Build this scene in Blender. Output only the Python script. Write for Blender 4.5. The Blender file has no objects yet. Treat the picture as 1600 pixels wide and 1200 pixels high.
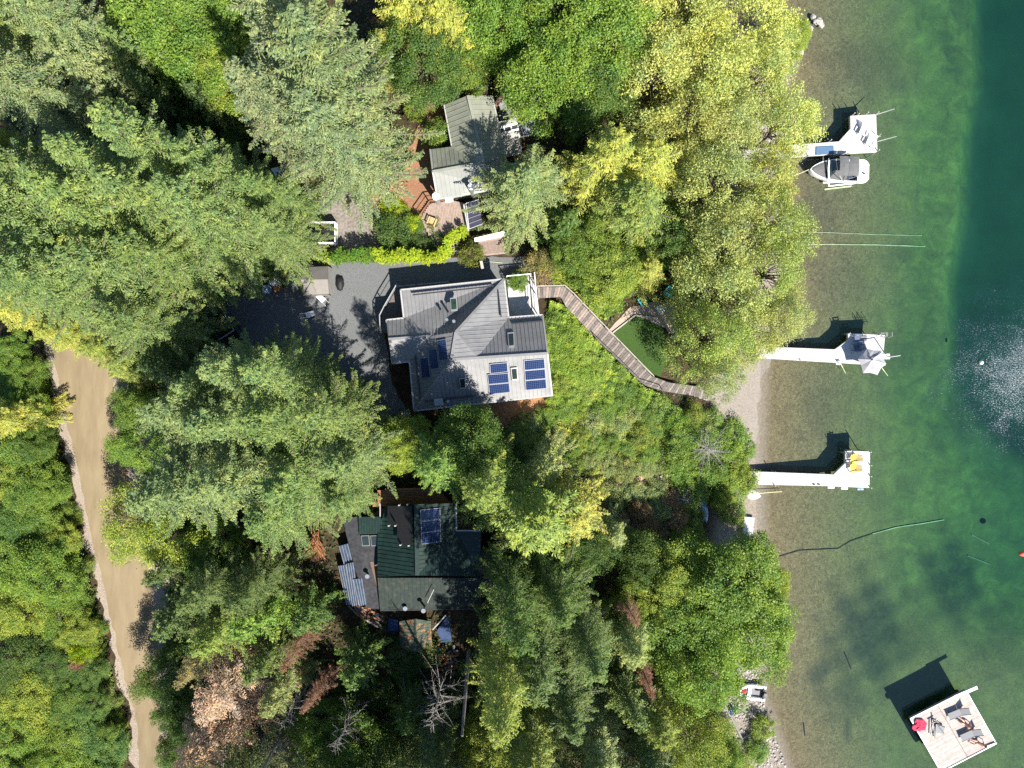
import bpy, math, random
import numpy as np
from mathutils import Vector, Matrix, geometry

# ------------------------------------------------------------------ camera, sky, sun, exposure
S = bpy.context.scene
COL = S.collection
H = 70.0                     # height of the drone above the lake
MPP = 0.0625                 # metres per photograph pixel at lake level
cam_d = bpy.data.cameras.new('camera'); cam = bpy.data.objects.new('camera', cam_d); COL.objects.link(cam)
cam.location = (0, 0, H); cam.rotation_euler = (0, 0, 0)
cam_d.sensor_width = 36; cam_d.sensor_fit = 'HORIZONTAL'; cam_d.lens = 36 * H / (1600 * MPP)
cam_d.clip_start = 0.5; cam_d.clip_end = 2000
S.camera = cam
SUN_EL = math.radians(47)
SX, SY = 0.55, -0.835        # horizontal direction towards the sun
W = bpy.data.worlds.new('World'); S.world = W; W.use_nodes = True
wn = W.node_tree.nodes; wl = W.node_tree.links
sky = wn.new('ShaderNodeTexSky'); sky.sky_type = 'NISHITA'; sky.sun_disc = False; sky.dust_density = 0.3; sky.ozone_density = 5.0
sky.sun_elevation = SUN_EL; sky.sun_rotation = math.atan2(SX, SY)
wl.new(sky.outputs[0], wn['Background'].inputs[0]); wn['Background'].inputs[1].default_value = 0.075
sd = bpy.data.lights.new('sun', 'SUN'); sun = bpy.data.objects.new('sun', sd); COL.objects.link(sun)
sd.energy = 4.6; sd.angle = math.radians(0.5); sd.color = (1, 0.955, 0.87)
sv = Vector((SX * math.cos(SUN_EL), SY * math.cos(SUN_EL), math.sin(SUN_EL)))
sun.rotation_euler = sv.to_track_quat('Z', 'Y').to_euler(); sun.location = (60, -90, 120)
S.view_settings.view_transform = 'Standard'; S.view_settings.look = 'None'
S.view_settings.exposure = 1.3; S.view_settings.gamma = 1
S.cycles.max_bounces = 6; S.cycles.diffuse_bounces = 3; S.cycles.transparent_max_bounces = 16
S.cycles.transmission_bounces = 4; S.cycles.use_denoising = False
S.cycles.sample_clamp_indirect = 6

# ------------------------------------------------------------------ helpers
rnd = random.Random(7)
RNG = np.random.default_rng(11)

SHORE = [(-200, 1205), (0, 1205), (60, 1212), (100, 1232), (150, 1210), (200, 1208), (330, 1222), (440, 1215),
         (500, 1200), (560, 1186), (650, 1182), (750, 1180), (850, 1184), (1000, 1190), (1080, 1182), (1130, 1200), (1200, 1222), (1500, 1260)]
_sy = np.array([(600 - a) * MPP for a, b in SHORE])[::-1]
_sx = np.array([(b - 800) * MPP for a, b in SHORE])[::-1]

def sm(a, b, x):
    t = np.clip((x - a) / (b - a), 0, 1)
    return t * t * (3 - 2 * t)

def terr(x, y):
    x = np.asarray(x, float); y = np.asarray(y, float)
    d = np.interp(y, _sy, _sx) - x
    z = np.where(d > 0, 0.10 * np.minimum(d, 4) + 2.3 * sm(3, 12, d) + 1.3 * sm(11, 19, d) + 2.0 * sm(52, 66, d), 0.14 * d)
    edge = 46.0 - 2.9 * sm(38, 2, y) + 13 * sm(0, -14, y) + 0.25 * np.sin(y * 0.45)
    e = x - edge
    z = np.where(d > 0, z, np.maximum(z, -2.15 + 0.5 * sm(-18, -30, y)) - 2.7 * sm(-0.5, 5.0 + 5 * sm(4, -6, y), e) - 0.35 * sm(-8, 0, e) - 1.3 * sm(37, 52, x) * sm(6, -8, y) * sm(-30, -18, y))
    wob = 0.10 * np.sin(x * 0.31 + 1.3 * np.sin(y * 0.23)) * np.sin(y * 0.27 + 0.6) + 0.05 * np.sin(x * 0.9 + y * 0.5) * np.sin(y * 1.1 - x * 0.3)
    return z + wob * sm(0, 6, d)

def tz(x, y): return float(terr(x, y))

def P(px, py, z):
    k = (H - z) / H * MPP
    return Vector(((px - 800) * k, (600 - py) * k, z))

def G(px, py, dz=0.0):
    z = 3.0
    for _ in range(6):
        p = P(px, py, z); z = tz(p.x, p.y)
    p = P(px, py, z); p.z += dz
    return p

WLOC = {}
def prop(o, label=None, cat=None, group=None, kind=None):
    if label: o['label'] = label
    if cat: o['category'] = cat
    if group: o['group'] = group
    if kind: o['kind'] = kind
    return o

def thing(name, label, cat, loc, group=None):
    o = bpy.data.objects.new(name, None); COL.objects.link(o)
    o.location = loc; o.empty_display_size = 0.3
    WLOC[o.name] = Vector(loc)
    return prop(o, label, cat, group)

def mesh_obj(name, verts, faces, m, parent=None, smooth=False, loc=None):
    vs = np.array(verts, dtype=np.float64).reshape(-1, 3)
    if parent is not None: off = WLOC[parent.name]
    elif loc is not None: off = Vector(loc)
    else: off = Vector((float(vs[:, 0].mean()), float(vs[:, 1].mean()), float(vs[:, 2].min())))
    vs = vs - np.array(off)
    me = bpy.data.meshes.new(name); me.from_pydata(vs.tolist(), [], [tuple(f) for f in faces]); me.update()
    if smooth:
        me.polygons.foreach_set('use_smooth', [True] * len(me.polygons))
    if m: me.materials.append(m)
    o = bpy.data.objects.new(name, me); COL.objects.link(o)
    if parent is not None: o.parent = parent
    else: o.location = off
    WLOC[o.name] = Vector(off)
    return o

class MB:
    def __init__(s): s.v = []; s.f = []
    def add(s, vs, fs):
        n = len(s.v); s.v += [tuple(v) for v in vs]; s.f += [tuple(i + n for i in f) for f in fs]; return s
    def box(s, c, size, rz=0, ry=0, rx=0):
        M = Matrix.Rotation(rz, 3, 'Z') @ Matrix.Rotation(ry, 3, 'Y') @ Matrix.Rotation(rx, 3, 'X')
        h = [q / 2 for q in size]
        vs = [Vector(c) + M @ Vector((a * h[0], b * h[1], d * h[2])) for d in (-1, 1) for b in (-1, 1) for a in (-1, 1)]
        return s.add(vs, [(0, 2, 3, 1), (4, 5, 7, 6), (0, 1, 5, 4), (2, 6, 7, 3), (0, 4, 6, 2), (1, 3, 7, 5)])
    def bar(s, a, b, w, h):
        a = Vector(a); b = Vector(b); d = (b - a)
        if d.length < 1e-6: return s
        d.normalize(); side = d.cross(Vector((0, 0, 1)))
        side = Vector((1, 0, 0)) if side.length < 1e-3 else side.normalized()
        up = side.cross(d).normalized()
        vs = []
        for p in (a, b):
            for q, r in ((-1, -1), (1, -1), (1, 1), (-1, 1)):
                vs.append(p + side * q * w / 2 + up * r * h / 2)
        return s.add(vs, [(3, 2, 1, 0), (4, 5, 6, 7), (0, 1, 5, 4), (1, 2, 6, 5), (2, 3, 7, 6), (3, 0, 4, 7)])
    def slab(s, top, t, vertical=True):
        n = len(top); top = [Vector(p) for p in top]
        A = sum((top[i].x * top[(i + 1) % n].y - top[(i + 1) % n].x * top[i].y) for i in range(n))
        if A < 0: top = top[::-1]
        bot = [p - Vector((0, 0, t)) for p in top]
        fs = [tuple(range(n)), tuple(range(2 * n - 1, n - 1, -1))] + [(i, i + n, (i + 1) % n + n, (i + 1) % n) for i in range(n)]
        return s.add(top + bot, fs)
    def tube(s, a, b, r0, r1=None, n=8, caps=True):
        r1 = r0 if r1 is None else r1
        a = Vector(a); b = Vector(b); d = (b - a).normalized()
        u = d.orthogonal().normalized(); w = d.cross(u)
        vs = [p + (u * math.cos(q) + w * math.sin(q)) * r for p, r in ((a, r0), (b, r1)) for q in [2 * math.pi * i / n for i in range(n)]]
        fs = [(i, (i + 1) % n, (i + 1) % n + n, i + n) for i in range(n)]
        if caps: fs += [tuple(range(n - 1, -1, -1)), tuple(range(n, 2 * n))]
        return s.add(vs, fs)
    def path(s, pts, r, n=6):
        for a, b in zip(pts, pts[1:]): s.tube(a, b, r, r, n)
        return s
    def ball(s, c, r, nu=10, nv=6, sc=(1, 1, 1), jit=0, rg=None):
        vs = []; fs = []
        for j in range(nv + 1):
            th = math.pi * j / nv
            for i in range(nu):
                ph = 2 * math.pi * i / nu
                k = 1 + (rg.uniform(-jit, jit) if rg and 0 < j < nv else 0)
                vs.append((c[0] + r * sc[0] * k * math.sin(th) * math.cos(ph), c[1] + r * sc[1] * k * math.sin(th) * math.sin(ph), c[2] + r * sc[2] * k * math.cos(th)))
        for j in range(nv):
            for i in range(nu):
                fs.append((j * nu + i, (j + 1) * nu + i, (j + 1) * nu + (i + 1) % nu, j * nu + (i + 1) % nu))
        return s.add(vs, fs)
    def build(s, name, m, parent=None, smooth=False, loc=None): return mesh_obj(name, s.v, s.f, m, parent, smooth, loc)

def copy_tree(o, parent=None):
    c = o.copy(); COL.objects.link(c)
    c.parent = parent
    WLOC[c.name] = WLOC.get(o.name, Vector((0, 0, 0)))
    for ch in list(o.children): copy_tree(ch, c)
    return c

# ------------------------------------------------------------------ materials
def newmat(name):
    m = bpy.data.materials.new(name); m.use_nodes = True
    nt = m.node_tree; b = nt.nodes['Principled BSDF']
    return m, nt, b

def mat(name, c, rough=0.7, var=0.2, scale=3.0, bump=0.0, metal=0.0, c2=None, spec=0.3, stretch=(1, 1, 1), thr=(0.35, 0.65), coords='Object'):
    m, nt, b = newmat(name); N = nt.nodes; L = nt.links
    tc = N.new('ShaderNodeTexCoord'); mp = N.new('ShaderNodeMapping'); mp.inputs['Scale'].default_value = stretch
    L.new(tc.outputs[coords], mp.inputs[0])
    nz = N.new('ShaderNodeTexNoise'); nz.inputs['Scale'].default_value = scale; nz.inputs['Detail'].default_value = 8; nz.inputs['Roughness'].default_value = 0.65
    L.new(mp.outputs[0], nz.inputs['Vector'])
    cr = N.new('ShaderNodeValToRGB'); L.new(nz.outputs['Fac'], cr.inputs[0])
    ca = [v * (1 - var) for v in c]; cb = [v * (1 + var) for v in c] if c2 is None else list(c2)
    if c2 is not None: ca = list(c)
    cr.color_ramp.elements[0].position = thr[0]; cr.color_ramp.elements[1].position = thr[1]
    cr.color_ramp.elements[0].color = (*ca, 1); cr.color_ramp.elements[1].color = (*cb, 1)
    L.new(cr.outputs[0], b.inputs['Base Color'])
    b.inputs['Roughness'].default_value = rough; b.inputs['Metallic'].default_value = metal
    b.inputs['Specular IOR Level'].default_value = spec
    if bump:
        bp = N.new('ShaderNodeBump'); bp.inputs['Strength'].default_value = bump; bp.inputs['Distance'].default_value = 0.05
        L.new(nz.outputs['Fac'], bp.inputs['Height']); L.new(bp.outputs[0], b.inputs['Normal'])
    return m

def leafmat(name, trans=0.3):
    m = bpy.data.materials.new(name); m.use_nodes = True; nt = m.node_tree; N = nt.nodes; L = nt.links; N.clear()
    out = N.new('ShaderNodeOutputMaterial'); oi = N.new('ShaderNodeObjectInfo')
    at = N.new('ShaderNodeAttribute'); at.attribute_name = 'tint'
    mr = N.new('ShaderNodeMapRange'); mr.inputs['To Min'].default_value = 0.62; mr.inputs['To Max'].default_value = 1.82
    L.new(at.outputs['Fac'], mr.inputs['Value'])
    mx = N.new('ShaderNodeVectorMath'); mx.operation = 'SCALE'; L.new(oi.outputs['Color'], mx.inputs[0]); L.new(mr.outputs[0], mx.inputs['Scale'])
    # young growth is a little yellower, old a little bluer
    yl = N.new('ShaderNodeMapRange'); yl.inputs['To Min'].default_value = 0.47; yl.inputs['To Max'].default_value = 0.53
    L.new(at.outputs['Fac'], yl.inputs['Value'])
    hs = N.new('ShaderNodeHueSaturation'); hs.inputs['Saturation'].default_value = 1.0
    iv = N.new('ShaderNodeMath'); iv.operation = 'SUBTRACT'; iv.inputs[0].default_value = 1.0; L.new(yl.outputs[0], iv.inputs[1])
    # patches of fresher and duller growth, a metre or two across
    tc = N.new('ShaderNodeTexCoord'); nz = N.new('ShaderNodeTexNoise'); nz.inputs['Scale'].default_value = 0.55; nz.inputs['Detail'].default_value = 4; nz.inputs['Roughness'].default_value = 0.7
    L.new(tc.outputs['Object'], nz.inputs['Vector'])
    pr = N.new('ShaderNodeValToRGB'); pr.color_ramp.elements[0].position = 0.36; pr.color_ramp.elements[1].position = 0.64
    pr.color_ramp.elements[0].color = (0.72, 0.84, 0.92, 1); pr.color_ramp.elements[1].color = (1.28, 1.16, 0.90, 1)
    L.new(nz.outputs['Fac'], pr.inputs[0])
    mp_ = N.new('ShaderNodeMix'); mp_.data_type = 'RGBA'; mp_.blend_type = 'MULTIPLY'; mp_.inputs[0].default_value = 1.0
    L.new(mx.outputs[0], mp_.inputs[6]); L.new(pr.outputs[0], mp_.inputs[7])
    L.new(iv.outputs[0], hs.inputs['Hue']); L.new(mp_.outputs[2], hs.inputs['Color'])
    d = N.new('ShaderNodeBsdfDiffuse'); t = N.new('ShaderNodeBsdfTranslucent'); g = N.new('ShaderNodeBsdfGlossy')
    g.inputs['Roughness'].default_value = 0.5; g.inputs['Color'].default_value = (0.9, 0.95, 1, 1)
    L.new(hs.outputs[0], d.inputs[0]); L.new(hs.outputs[0], t.inputs[0])
    m1 = N.new('ShaderNodeMixShader'); m1.inputs[0].default_value = trans; L.new(d.outputs[0], m1.inputs[1]); L.new(t.outputs[0], m1.inputs[2])
    m2 = N.new('ShaderNodeMixShader'); m2.inputs[0].default_value = 0.015; L.new(m1.outputs[0], m2.inputs[1]); L.new(g.outputs[0], m2.inputs[2])
    L.new(m2.outputs[0], out.inputs[0])
    return m

LEAF = leafmat('leaf', 0.45)
NEEDLE = leafmat('needle', 0.36)
BARK = mat('bark', (0.13, 0.10, 0.075), 0.9, 0.35, 6, 0.5, stretch=(1, 1, 0.2))
PALEBARK = mat('pale_bark', (0.24, 0.22, 0.20), 0.9, 0.3, 8, 0.4)
DEADBROWN = mat('dead_needles', (0.30, 0.17, 0.11), 0.9, 0.4, 3)
WHITE = mat('white_deck', (0.46, 0.445, 0.435), 0.75, 0.10, 2.0)
WHITEPAINT = mat('white_paint', (0.80, 0.80, 0.79), 0.4, 0.04, 3)
GELCOAT = mat('gelcoat', (0.82, 0.82, 0.80), 0.15, 0.02, 3, spec=0.5)
WOOD = mat('weathered_wood', (0.21, 0.18, 0.16), 0.85, 0.25, 4, 0.2, stretch=(1, 1, 1))
PALEWOOD = mat('pale_wood', (0.40, 0.355, 0.315), 0.8, 0.16, 2.5, 0.2)
GREYWOOD = mat('grey_wood', (0.13, 0.11, 0.10), 0.9, 0.35, 5, 0.2)
PINKWOOD = mat('deck_wood', (0.30, 0.225, 0.185), 0.85, 0.2, 4, 0.2)
REDWOOD = mat('red_cedar_wood', (0.28, 0.13, 0.07), 0.85, 0.3, 4, 0.2)
ROOFGREY = mat('grey_metal_roof', (0.205, 0.202, 0.202), 0.5, 0.12, 1.2, 0.05, metal=0.15, spec=0.4)
ROOFSAGE = mat('sage_metal_roof', (0.25, 0.26, 0.21), 0.5, 0.10, 1.5, 0.05, metal=0.1, spec=0.4)
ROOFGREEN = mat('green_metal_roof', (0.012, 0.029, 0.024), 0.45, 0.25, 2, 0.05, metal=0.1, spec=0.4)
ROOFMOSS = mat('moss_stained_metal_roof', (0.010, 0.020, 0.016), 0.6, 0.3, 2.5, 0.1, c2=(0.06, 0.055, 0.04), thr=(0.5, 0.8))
GALV = mat('corrugated_steel', (0.055, 0.08, 0.125), 0.45, 0.4, 2, metal=0.3)
DARKROOF = mat('dark_torch_on_roof', (0.035, 0.036, 0.04), 0.85, 0.4, 3)
WALLGREY = mat('grey_siding', (0.33, 0.33, 0.32), 0.8, 0.1, 2)
WALLGREEN = mat('green_siding', (0.13, 0.16, 0.11), 0.8, 0.15, 2)
WALLBROWN = mat('brown_siding', (0.14, 0.09, 0.06), 0.8, 0.2, 2)
TRIM = mat('pale_gutter', (0.36, 0.355, 0.35), 0.5, 0.05, 3)
BLACK = mat('black_plastic', (0.015, 0.015, 0.017), 0.6, 0.2, 4)
DARKMETAL = mat('dark_metal', (0.05, 0.05, 0.055), 0.45, 0.15, 4, metal=0.4)
GREYFAB = mat('grey_fabric', (0.17, 0.165, 0.16), 0.85, 0.12, 5, 0.1)
LGREYFAB = mat('light_grey_fabric', (0.20, 0.20, 0.21), 0.85, 0.06, 5)
CANVAS = mat('umbrella_canvas', (0.31, 0.305, 0.33), 0.9, 0.04, 2)
TANCANVAS = mat('tan_canvas', (0.20, 0.182, 0.165), 0.9, 0.08, 2, 0.1)
YELLOW = mat('yellow_paint', (0.80, 0.55, 0.06), 0.5, 0.08, 4)
NAVY = mat('navy_paint', (0.045, 0.06, 0.10), 0.5, 0.1, 4)
TEAL = mat('teal_plastic', (0.05, 0.35, 0.38), 0.5, 0.1, 4)
RED = mat('red_towel', (0.62, 0.045, 0.09), 0.9, 0.2, 9, 0.4)
BLUE = mat('blue_tarp', (0.012, 0.035, 0.10), 0.6, 0.3, 4, 0.3)
TARP = mat('blue_white_tarp', (0.12, 0.22, 0.34), 0.7, 0.2, 5, 0.3, c2=(0.55, 0.60, 0.62), thr=(0.45, 0.6))
SKIN = mat('skin', (0.62, 0.33, 0.24), 0.55, 0.08, 5)
HAIR = mat('hair', (0.07, 0.04, 0.025), 0.7, 0.2, 20)
WICKER = mat('wicker', (0.50, 0.34, 0.16), 0.8, 0.3, 14)
RUST = mat('rusty_brown', (0.26, 0.11, 0.05), 0.9, 0.4, 6)
STONE = mat('shore_rock', (0.36, 0.33, 0.30), 0.9, 0.3, 2, 0.6)
SLATE = mat('patio_slate', (0.22, 0.23, 0.25), 0.85, 0.25, 1.5, 0.2)
ORANGE = mat('red_float', (0.75, 0.10, 0.06), 0.5, 0.08, 3)
ROPE = mat('rope', (0.55, 0.55, 0.35), 0.9, 0.1, 3)
HOSE = mat('pale_hose', (0.42, 0.40, 0.28), 0.8, 0.25, 1.2)
RUBBER = mat('grey_rubber', (0.12, 0.12, 0.12), 0.8, 0.2, 3)
TRUCK = mat('white_car_paint', (0.78, 0.78, 0.78), 0.25, 0.03, 2, spec=0.5)
GLASS = mat('dark_glass', (0.02, 0.03, 0.03), 0.08, 0.1, 2, spec=0.6)
SKYGLASS = mat('skylight_glass', (0.03, 0.07, 0.035), 0.1, 0.5, 2, spec=0.6)
PVFRAME = mat('panel_frame', (0.30, 0.31, 0.34), 0.35, 0.05, 2, metal=0.5)

def pvmat():
    m, nt, b = newmat('solar_cells'); N = nt.nodes; L = nt.links
    tc = N.new('ShaderNodeTexCoord'); br = N.new('ShaderNodeTexBrick')
    br.offset = 0; br.inputs['Scale'].default_value = 1; br.inputs['Brick Width'].default_value = 0.165; br.inputs['Row Height'].default_value = 0.165
    br.inputs['Mortar Size'].default_value = 0.008; br.inputs['Mortar Smooth'].default_value = 0
    br.inputs['Color1'].default_value = (0.008, 0.017, 0.055, 1); br.inputs['Color2'].default_value = (0.010, 0.022, 0.072, 1); br.inputs['Mortar'].default_value = (0.07, 0.10, 0.20, 1)
    L.new(tc.outputs['UV'], br.inputs['Vector']); L.new(br.outputs['Color'], b.inputs['Base Color'])
    b.inputs['Roughness'].default_value = 0.12; b.inputs['Specular IOR Level'].default_value = 0.5
    return m
PV = pvmat()

def groundmat():
    m, nt, b = newmat('forest_floor_shore_and_lake_bed'); N = nt.nodes; L = nt.links
    geo = N.new('ShaderNodeNewGeometry'); sep = N.new('ShaderNodeSeparateXYZ'); L.new(geo.outputs['Position'], sep.inputs[0])
    def noise(scale, det=6, rough=0.6, dist=0):
        n = N.new('ShaderNodeTexNoise'); n.inputs['Scale'].default_value = scale; n.inputs['Detail'].default_value = det
        n.inputs['Roughness'].default_value = rough; n.inputs['Distortion'].default_value = dist
        L.new(geo.outputs['Position'], n.inputs['Vector']); return n
    def ramp(src, stops):
        r = N.new('ShaderNodeValToRGB'); e = r.color_ramp.elements
        while len(e) < len(stops): e.new(0.5)
        for q, (p, c) in zip(e, stops): q.position = p; q.color = (*c, 1)
        L.new(src, r.inputs[0]); return r
    def mix(f, a, bb, mode='MIX'):
        x = N.new('ShaderNodeMix'); x.data_type = 'RGBA'; x.blend_type = mode
        if isinstance(f, float): x.inputs[0].default_value = f
        else: L.new(f, x.inputs[0])
        L.new(a, x.inputs[6]); L.new(bb, x.inputs[7]); return x.outputs[2]
    soil = ramp(noise(1.3, 10, 0.7).outputs['Fac'], [(0.3, (0.02, 0.017, 0.011)), (0.5, (0.05, 0.036, 0.022)), (0.7, (0.11, 0.07, 0.04))])
    sand = ramp(noise(5, 10, 0.75).outputs['Fac'], [(0.3, (0.14, 0.115, 0.09)), (0.5, (0.24, 0.205, 0.17)), (0.72, (0.34, 0.30, 0.26))])
    # pebbles of the bed
    vor = N.new('ShaderNodeTexVoronoi'); vor.inputs['Scale'].default_value = 4.2; L.new(geo.outputs['Position'], vor.inputs['Vector'])
    peb = ramp(vor.outputs['Color'], [(0.0, (0.07, 0.055, 0.033)), (0.5, (0.165, 0.122, 0.068)), (1.0, (0.25, 0.205, 0.128))])
    pebn = ramp(noise(9, 6, 0.8).outputs['Fac'], [(0.36, (0.03, 0.025, 0.015)), (0.5, (0.150, 0.114, 0.062)), (0.66, (0.32, 0.255, 0.15))])
    pebble = mix(0.55, peb.outputs[0], pebn.outputs[0])
    silt = ramp(noise(0.55, 9, 0.7, 0.6).outputs['Fac'], [(0.3, (0.08, 0.078, 0.045)), (0.5, (0.130, 0.130, 0.055)), (0.68, (0.200, 0.195, 0.070))])
    dep = N.new('ShaderNodeMapRange'); dep.inputs['From Min'].default_value = -0.9; dep.inputs['From Max'].default_value = -2.5; dep.clamp = True
    add = N.new('ShaderNodeMath'); add.operation = 'MULTIPLY_ADD'; L.new(noise(0.35, 5).outputs['Fac'], add.inputs[0]); add.inputs[1].default_value = 1.2; L.new(sep.outputs['Z'], add.inputs[2])
    add2 = N.new('ShaderNodeMath'); add2.operation = 'SUBTRACT'; L.new(add.outputs[0], add2.inputs[0]); add2.inputs[1].default_value = 0.6
    L.new(add2.outputs[0], dep.inputs['Value'])
    bed = mix(dep.outputs[0], pebble, silt.outputs[0])
    # fine grain over everything in the lake
    fg = ramp(noise(14, 4, 0.7).outputs['Fac'], [(0.35, (0.62, 0.62, 0.62)), (0.65, (1.25, 1.25, 1.25))])
    bed = mix(1.0, bed, fg.outputs[0], 'MULTIPLY')
    deep = ramp(noise(0.2, 5).outputs['Fac'], [(0.3, (0.052, 0.050, 0.044)), (0.7, (0.078, 0.072, 0.062))])
    dd = N.new('ShaderNodeMapRange'); dd.inputs['From Min'].default_value = -2.9; dd.inputs['From Max'].default_value = -4.6; L.new(sep.outputs['Z'], dd.inputs['Value'])
    bed = mix(dd.outputs[0], bed, deep.outputs[0])
    wa = N.new('ShaderNodeAttribute'); wa.attribute_name = 'weed'
    weed = ramp(noise(2.5, 8, 0.7).outputs['Fac'], [(0.3, (0.012, 0.018, 0.02)), (0.7, (0.045, 0.05, 0.04))])
    wnz = ramp(noise(1.2, 8, 0.75).outputs['Fac'], [(0.35, (0.75, 0.75, 0.75)), (0.55, (1, 1, 1))])
    wf = N.new('ShaderNodeMath'); wf.operation = 'MULTIPLY'; L.new(wa.outputs['Fac'], wf.inputs[0]); L.new(wnz.outputs[0], wf.inputs[1])
    bed = mix(wf.outputs[0], bed, weed.outputs[0])
    m1 = N.new('ShaderNodeMapRange'); m1.inputs['From Min'].default_value = -0.22; m1.inputs['From Max'].default_value = -0.02; L.new(sep.outputs['Z'], m1.inputs['Value'])
    c = mix(m1.outputs[0], bed, sand.outputs[0])
    m2 = N.new('ShaderNodeMapRange'); m2.inputs['From Min'].default_value = 0.42; m2.inputs['From Max'].default_value = 0.75; L.new(sep.outputs['Z'], m2.inputs['Value'])
    c = mix(m2.outputs[0], c, soil.outputs[0])
    L.new(c, b.inputs['Base Color']); b.inputs['Roughness'].default_value = 0.95; b.inputs['Specular IOR Level'].default_value = 0.1
    bp = N.new('ShaderNodeBump'); bp.inputs['Strength'].default_value = 0.7; bp.inputs['Distance'].default_value = 0.08
    L.new(noise(7, 6, 0.75).outputs['Fac'], bp.inputs['Height']); L.new(bp.outputs[0], b.inputs['Normal'])
    return m

def watermat():
    m = bpy.data.materials.new('lake_water'); m.use_nodes = True; nt = m.node_tree; N = nt.nodes; L = nt.links; N.clear()
    out = N.new('ShaderNodeOutputMaterial'); geo = N.new('ShaderNodeNewGeometry')
    tr = N.new('ShaderNodeBsdfTransparent'); gl = N.new('ShaderNodeBsdfGlossy')
    def noise(scale, det=3, st=(1, 1, 1), rough=0.5):
        mp = N.new('ShaderNodeMapping'); mp.inputs['Scale'].default_value = st; L.new(geo.outputs['Position'], mp.inputs[0])
        n = N.new('ShaderNodeTexNoise'); n.inputs['Scale'].default_value = scale; n.inputs['Detail'].default_value = det; n.inputs['Roughness'].default_value = rough
        L.new(mp.outputs[0], n.inputs['Vector']); return n.outputs['Fac']
    def math_(op, a, b_=None, c=None, clamp=False):
        x = N.new('ShaderNodeMath'); x.operation = op; x.use_clamp = clamp
        for i, q in enumerate((a, b_, c)):
            if q is None: continue
            if isinstance(q, (int, float)): x.inputs[i].default_value = q
            else: L.new(q, x.inputs[i])
        return x.outputs[0]
    sep = N.new('ShaderNodeSeparateXYZ'); L.new(geo.outputs['Position'], sep.inputs[0])
    # cat's-paw of wind on the open water to the east; masks drawn glitter too
    dx = math_('MULTIPLY', math_('SUBTRACT', sep.outputs['X'], 51.5), 1 / 13.0)
    dy = math_('MULTIPLY', math_('SUBTRACT', sep.outputs['Y'], 1.0), 1 / 10.0)
    rr = math_('SQRT', math_('ADD', math_('MULTIPLY', dx, dx), math_('MULTIPLY', dy, dy)))
    rr = math_('ADD', rr, math_('MULTIPLY', math_('SUBTRACT', noise(0.30, 8, (1, 1.3, 1), 0.78), 0.5), 1.9))
    paw = math_('SUBTRACT', 1.0, math_('DIVIDE', math_('SUBTRACT', rr, 0.15), 1.15), clamp=True)
    dyb = math_('MULTIPLY', math_('SUBTRACT', sep.outputs['Y'], 8.0), 1 / 21.0)
    dxb = math_('MULTIPLY', math_('SUBTRACT', sep.outputs['X'], 54.0), 1 / 22.0)
    rb = math_('SQRT', math_('ADD', math_('MULTIPLY', dxb, dxb), math_('MULTIPLY', dyb, dyb)))
    wide = math_('SUBTRACT', 1.0, rb, clamp=True)
    # wavelets: their slope grows inside the wind patch
    hgt = math_('ADD', noise(5.0, 3, (1, 1.6, 1)), math_('MULTIPLY', noise(13.0, 2), 0.45))
    bp = N.new('ShaderNodeBump'); bp.inputs['Distance'].default_value = 0.30
    L.new(math_('ADD', math_('MULTIPLY', paw, 0.12), 0.04, clamp=True), bp.inputs['Strength'])
    L.new(hgt, bp.inputs['Height']); L.new(bp.outputs[0], gl.inputs['Normal'])
    L.new(math_('ADD', math_('MULTIPLY', paw, 0.30), 0.05), gl.inputs['Roughness'])
    fr = N.new('ShaderNodeFresnel'); fr.inputs['IOR'].default_value = 1.33
    df = N.new('ShaderNodeBsdfDiffuse'); df.inputs[0].default_value = (0.03, 0.10, 0.14, 1)
    mm = N.new('ShaderNodeMixShader'); mm.inputs[0].default_value = 0.05
    L.new(tr.outputs[0], mm.inputs[1]); L.new(df.outputs[0], mm.inputs[2])
    def spark(sc, st, th, gain, k, amt):
        t_ = math_('SUBTRACT', th, math_('MULTIPLY', k, amt))
        return math_('MULTIPLY', math_('SUBTRACT', noise(sc, 3, st, 0.6), t_), gain, clamp=True)
    s1 = math_('MULTIPLY', spark(6.5, (1, 1.9, 1), 0.71, 6.0, paw, 0.33), math_('MULTIPLY', paw, 2.0, clamp=True))
    s2 = math_('MULTIPLY', spark(2.6, (1, 1.6, 1), 0.80, 12.0, wide, 0.14), math_('MULTIPLY', wide, 2.0, clamp=True))
    sp = math_('ADD', s1, s2, clamp=True)
    gf = math_('ADD', math_('MULTIPLY', fr.outputs[0], math_('ADD', 1.0, math_('MULTIPLY', paw, 1.0))), math_('MULTIPLY', sp, 0.25), clamp=True)  # speckle masks lift gloss past Fresnel, drawing the sun glitter in place
    L.new(math_('ADD', math_('ADD', math_('MULTIPLY', paw, 0.02), 0.05), math_('MULTIPLY', sp, 0.36), clamp=True), gl.inputs['Roughness'])
    mx = N.new('ShaderNodeMixShader'); L.new(gf, mx.inputs[0]); L.new(mm.outputs[0], mx.inputs[1]); L.new(gl.outputs[0], mx.inputs[2])
    L.new(mx.outputs[0], out.inputs[0])
    va = N.new('ShaderNodeVolumeAbsorption'); va.inputs['Color'].default_value = (0.20, 0.80, 0.66, 1); va.inputs['Density'].default_value = 0.25
    L.new(va.outputs[0], out.inputs['Volume'])
    return m

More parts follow.
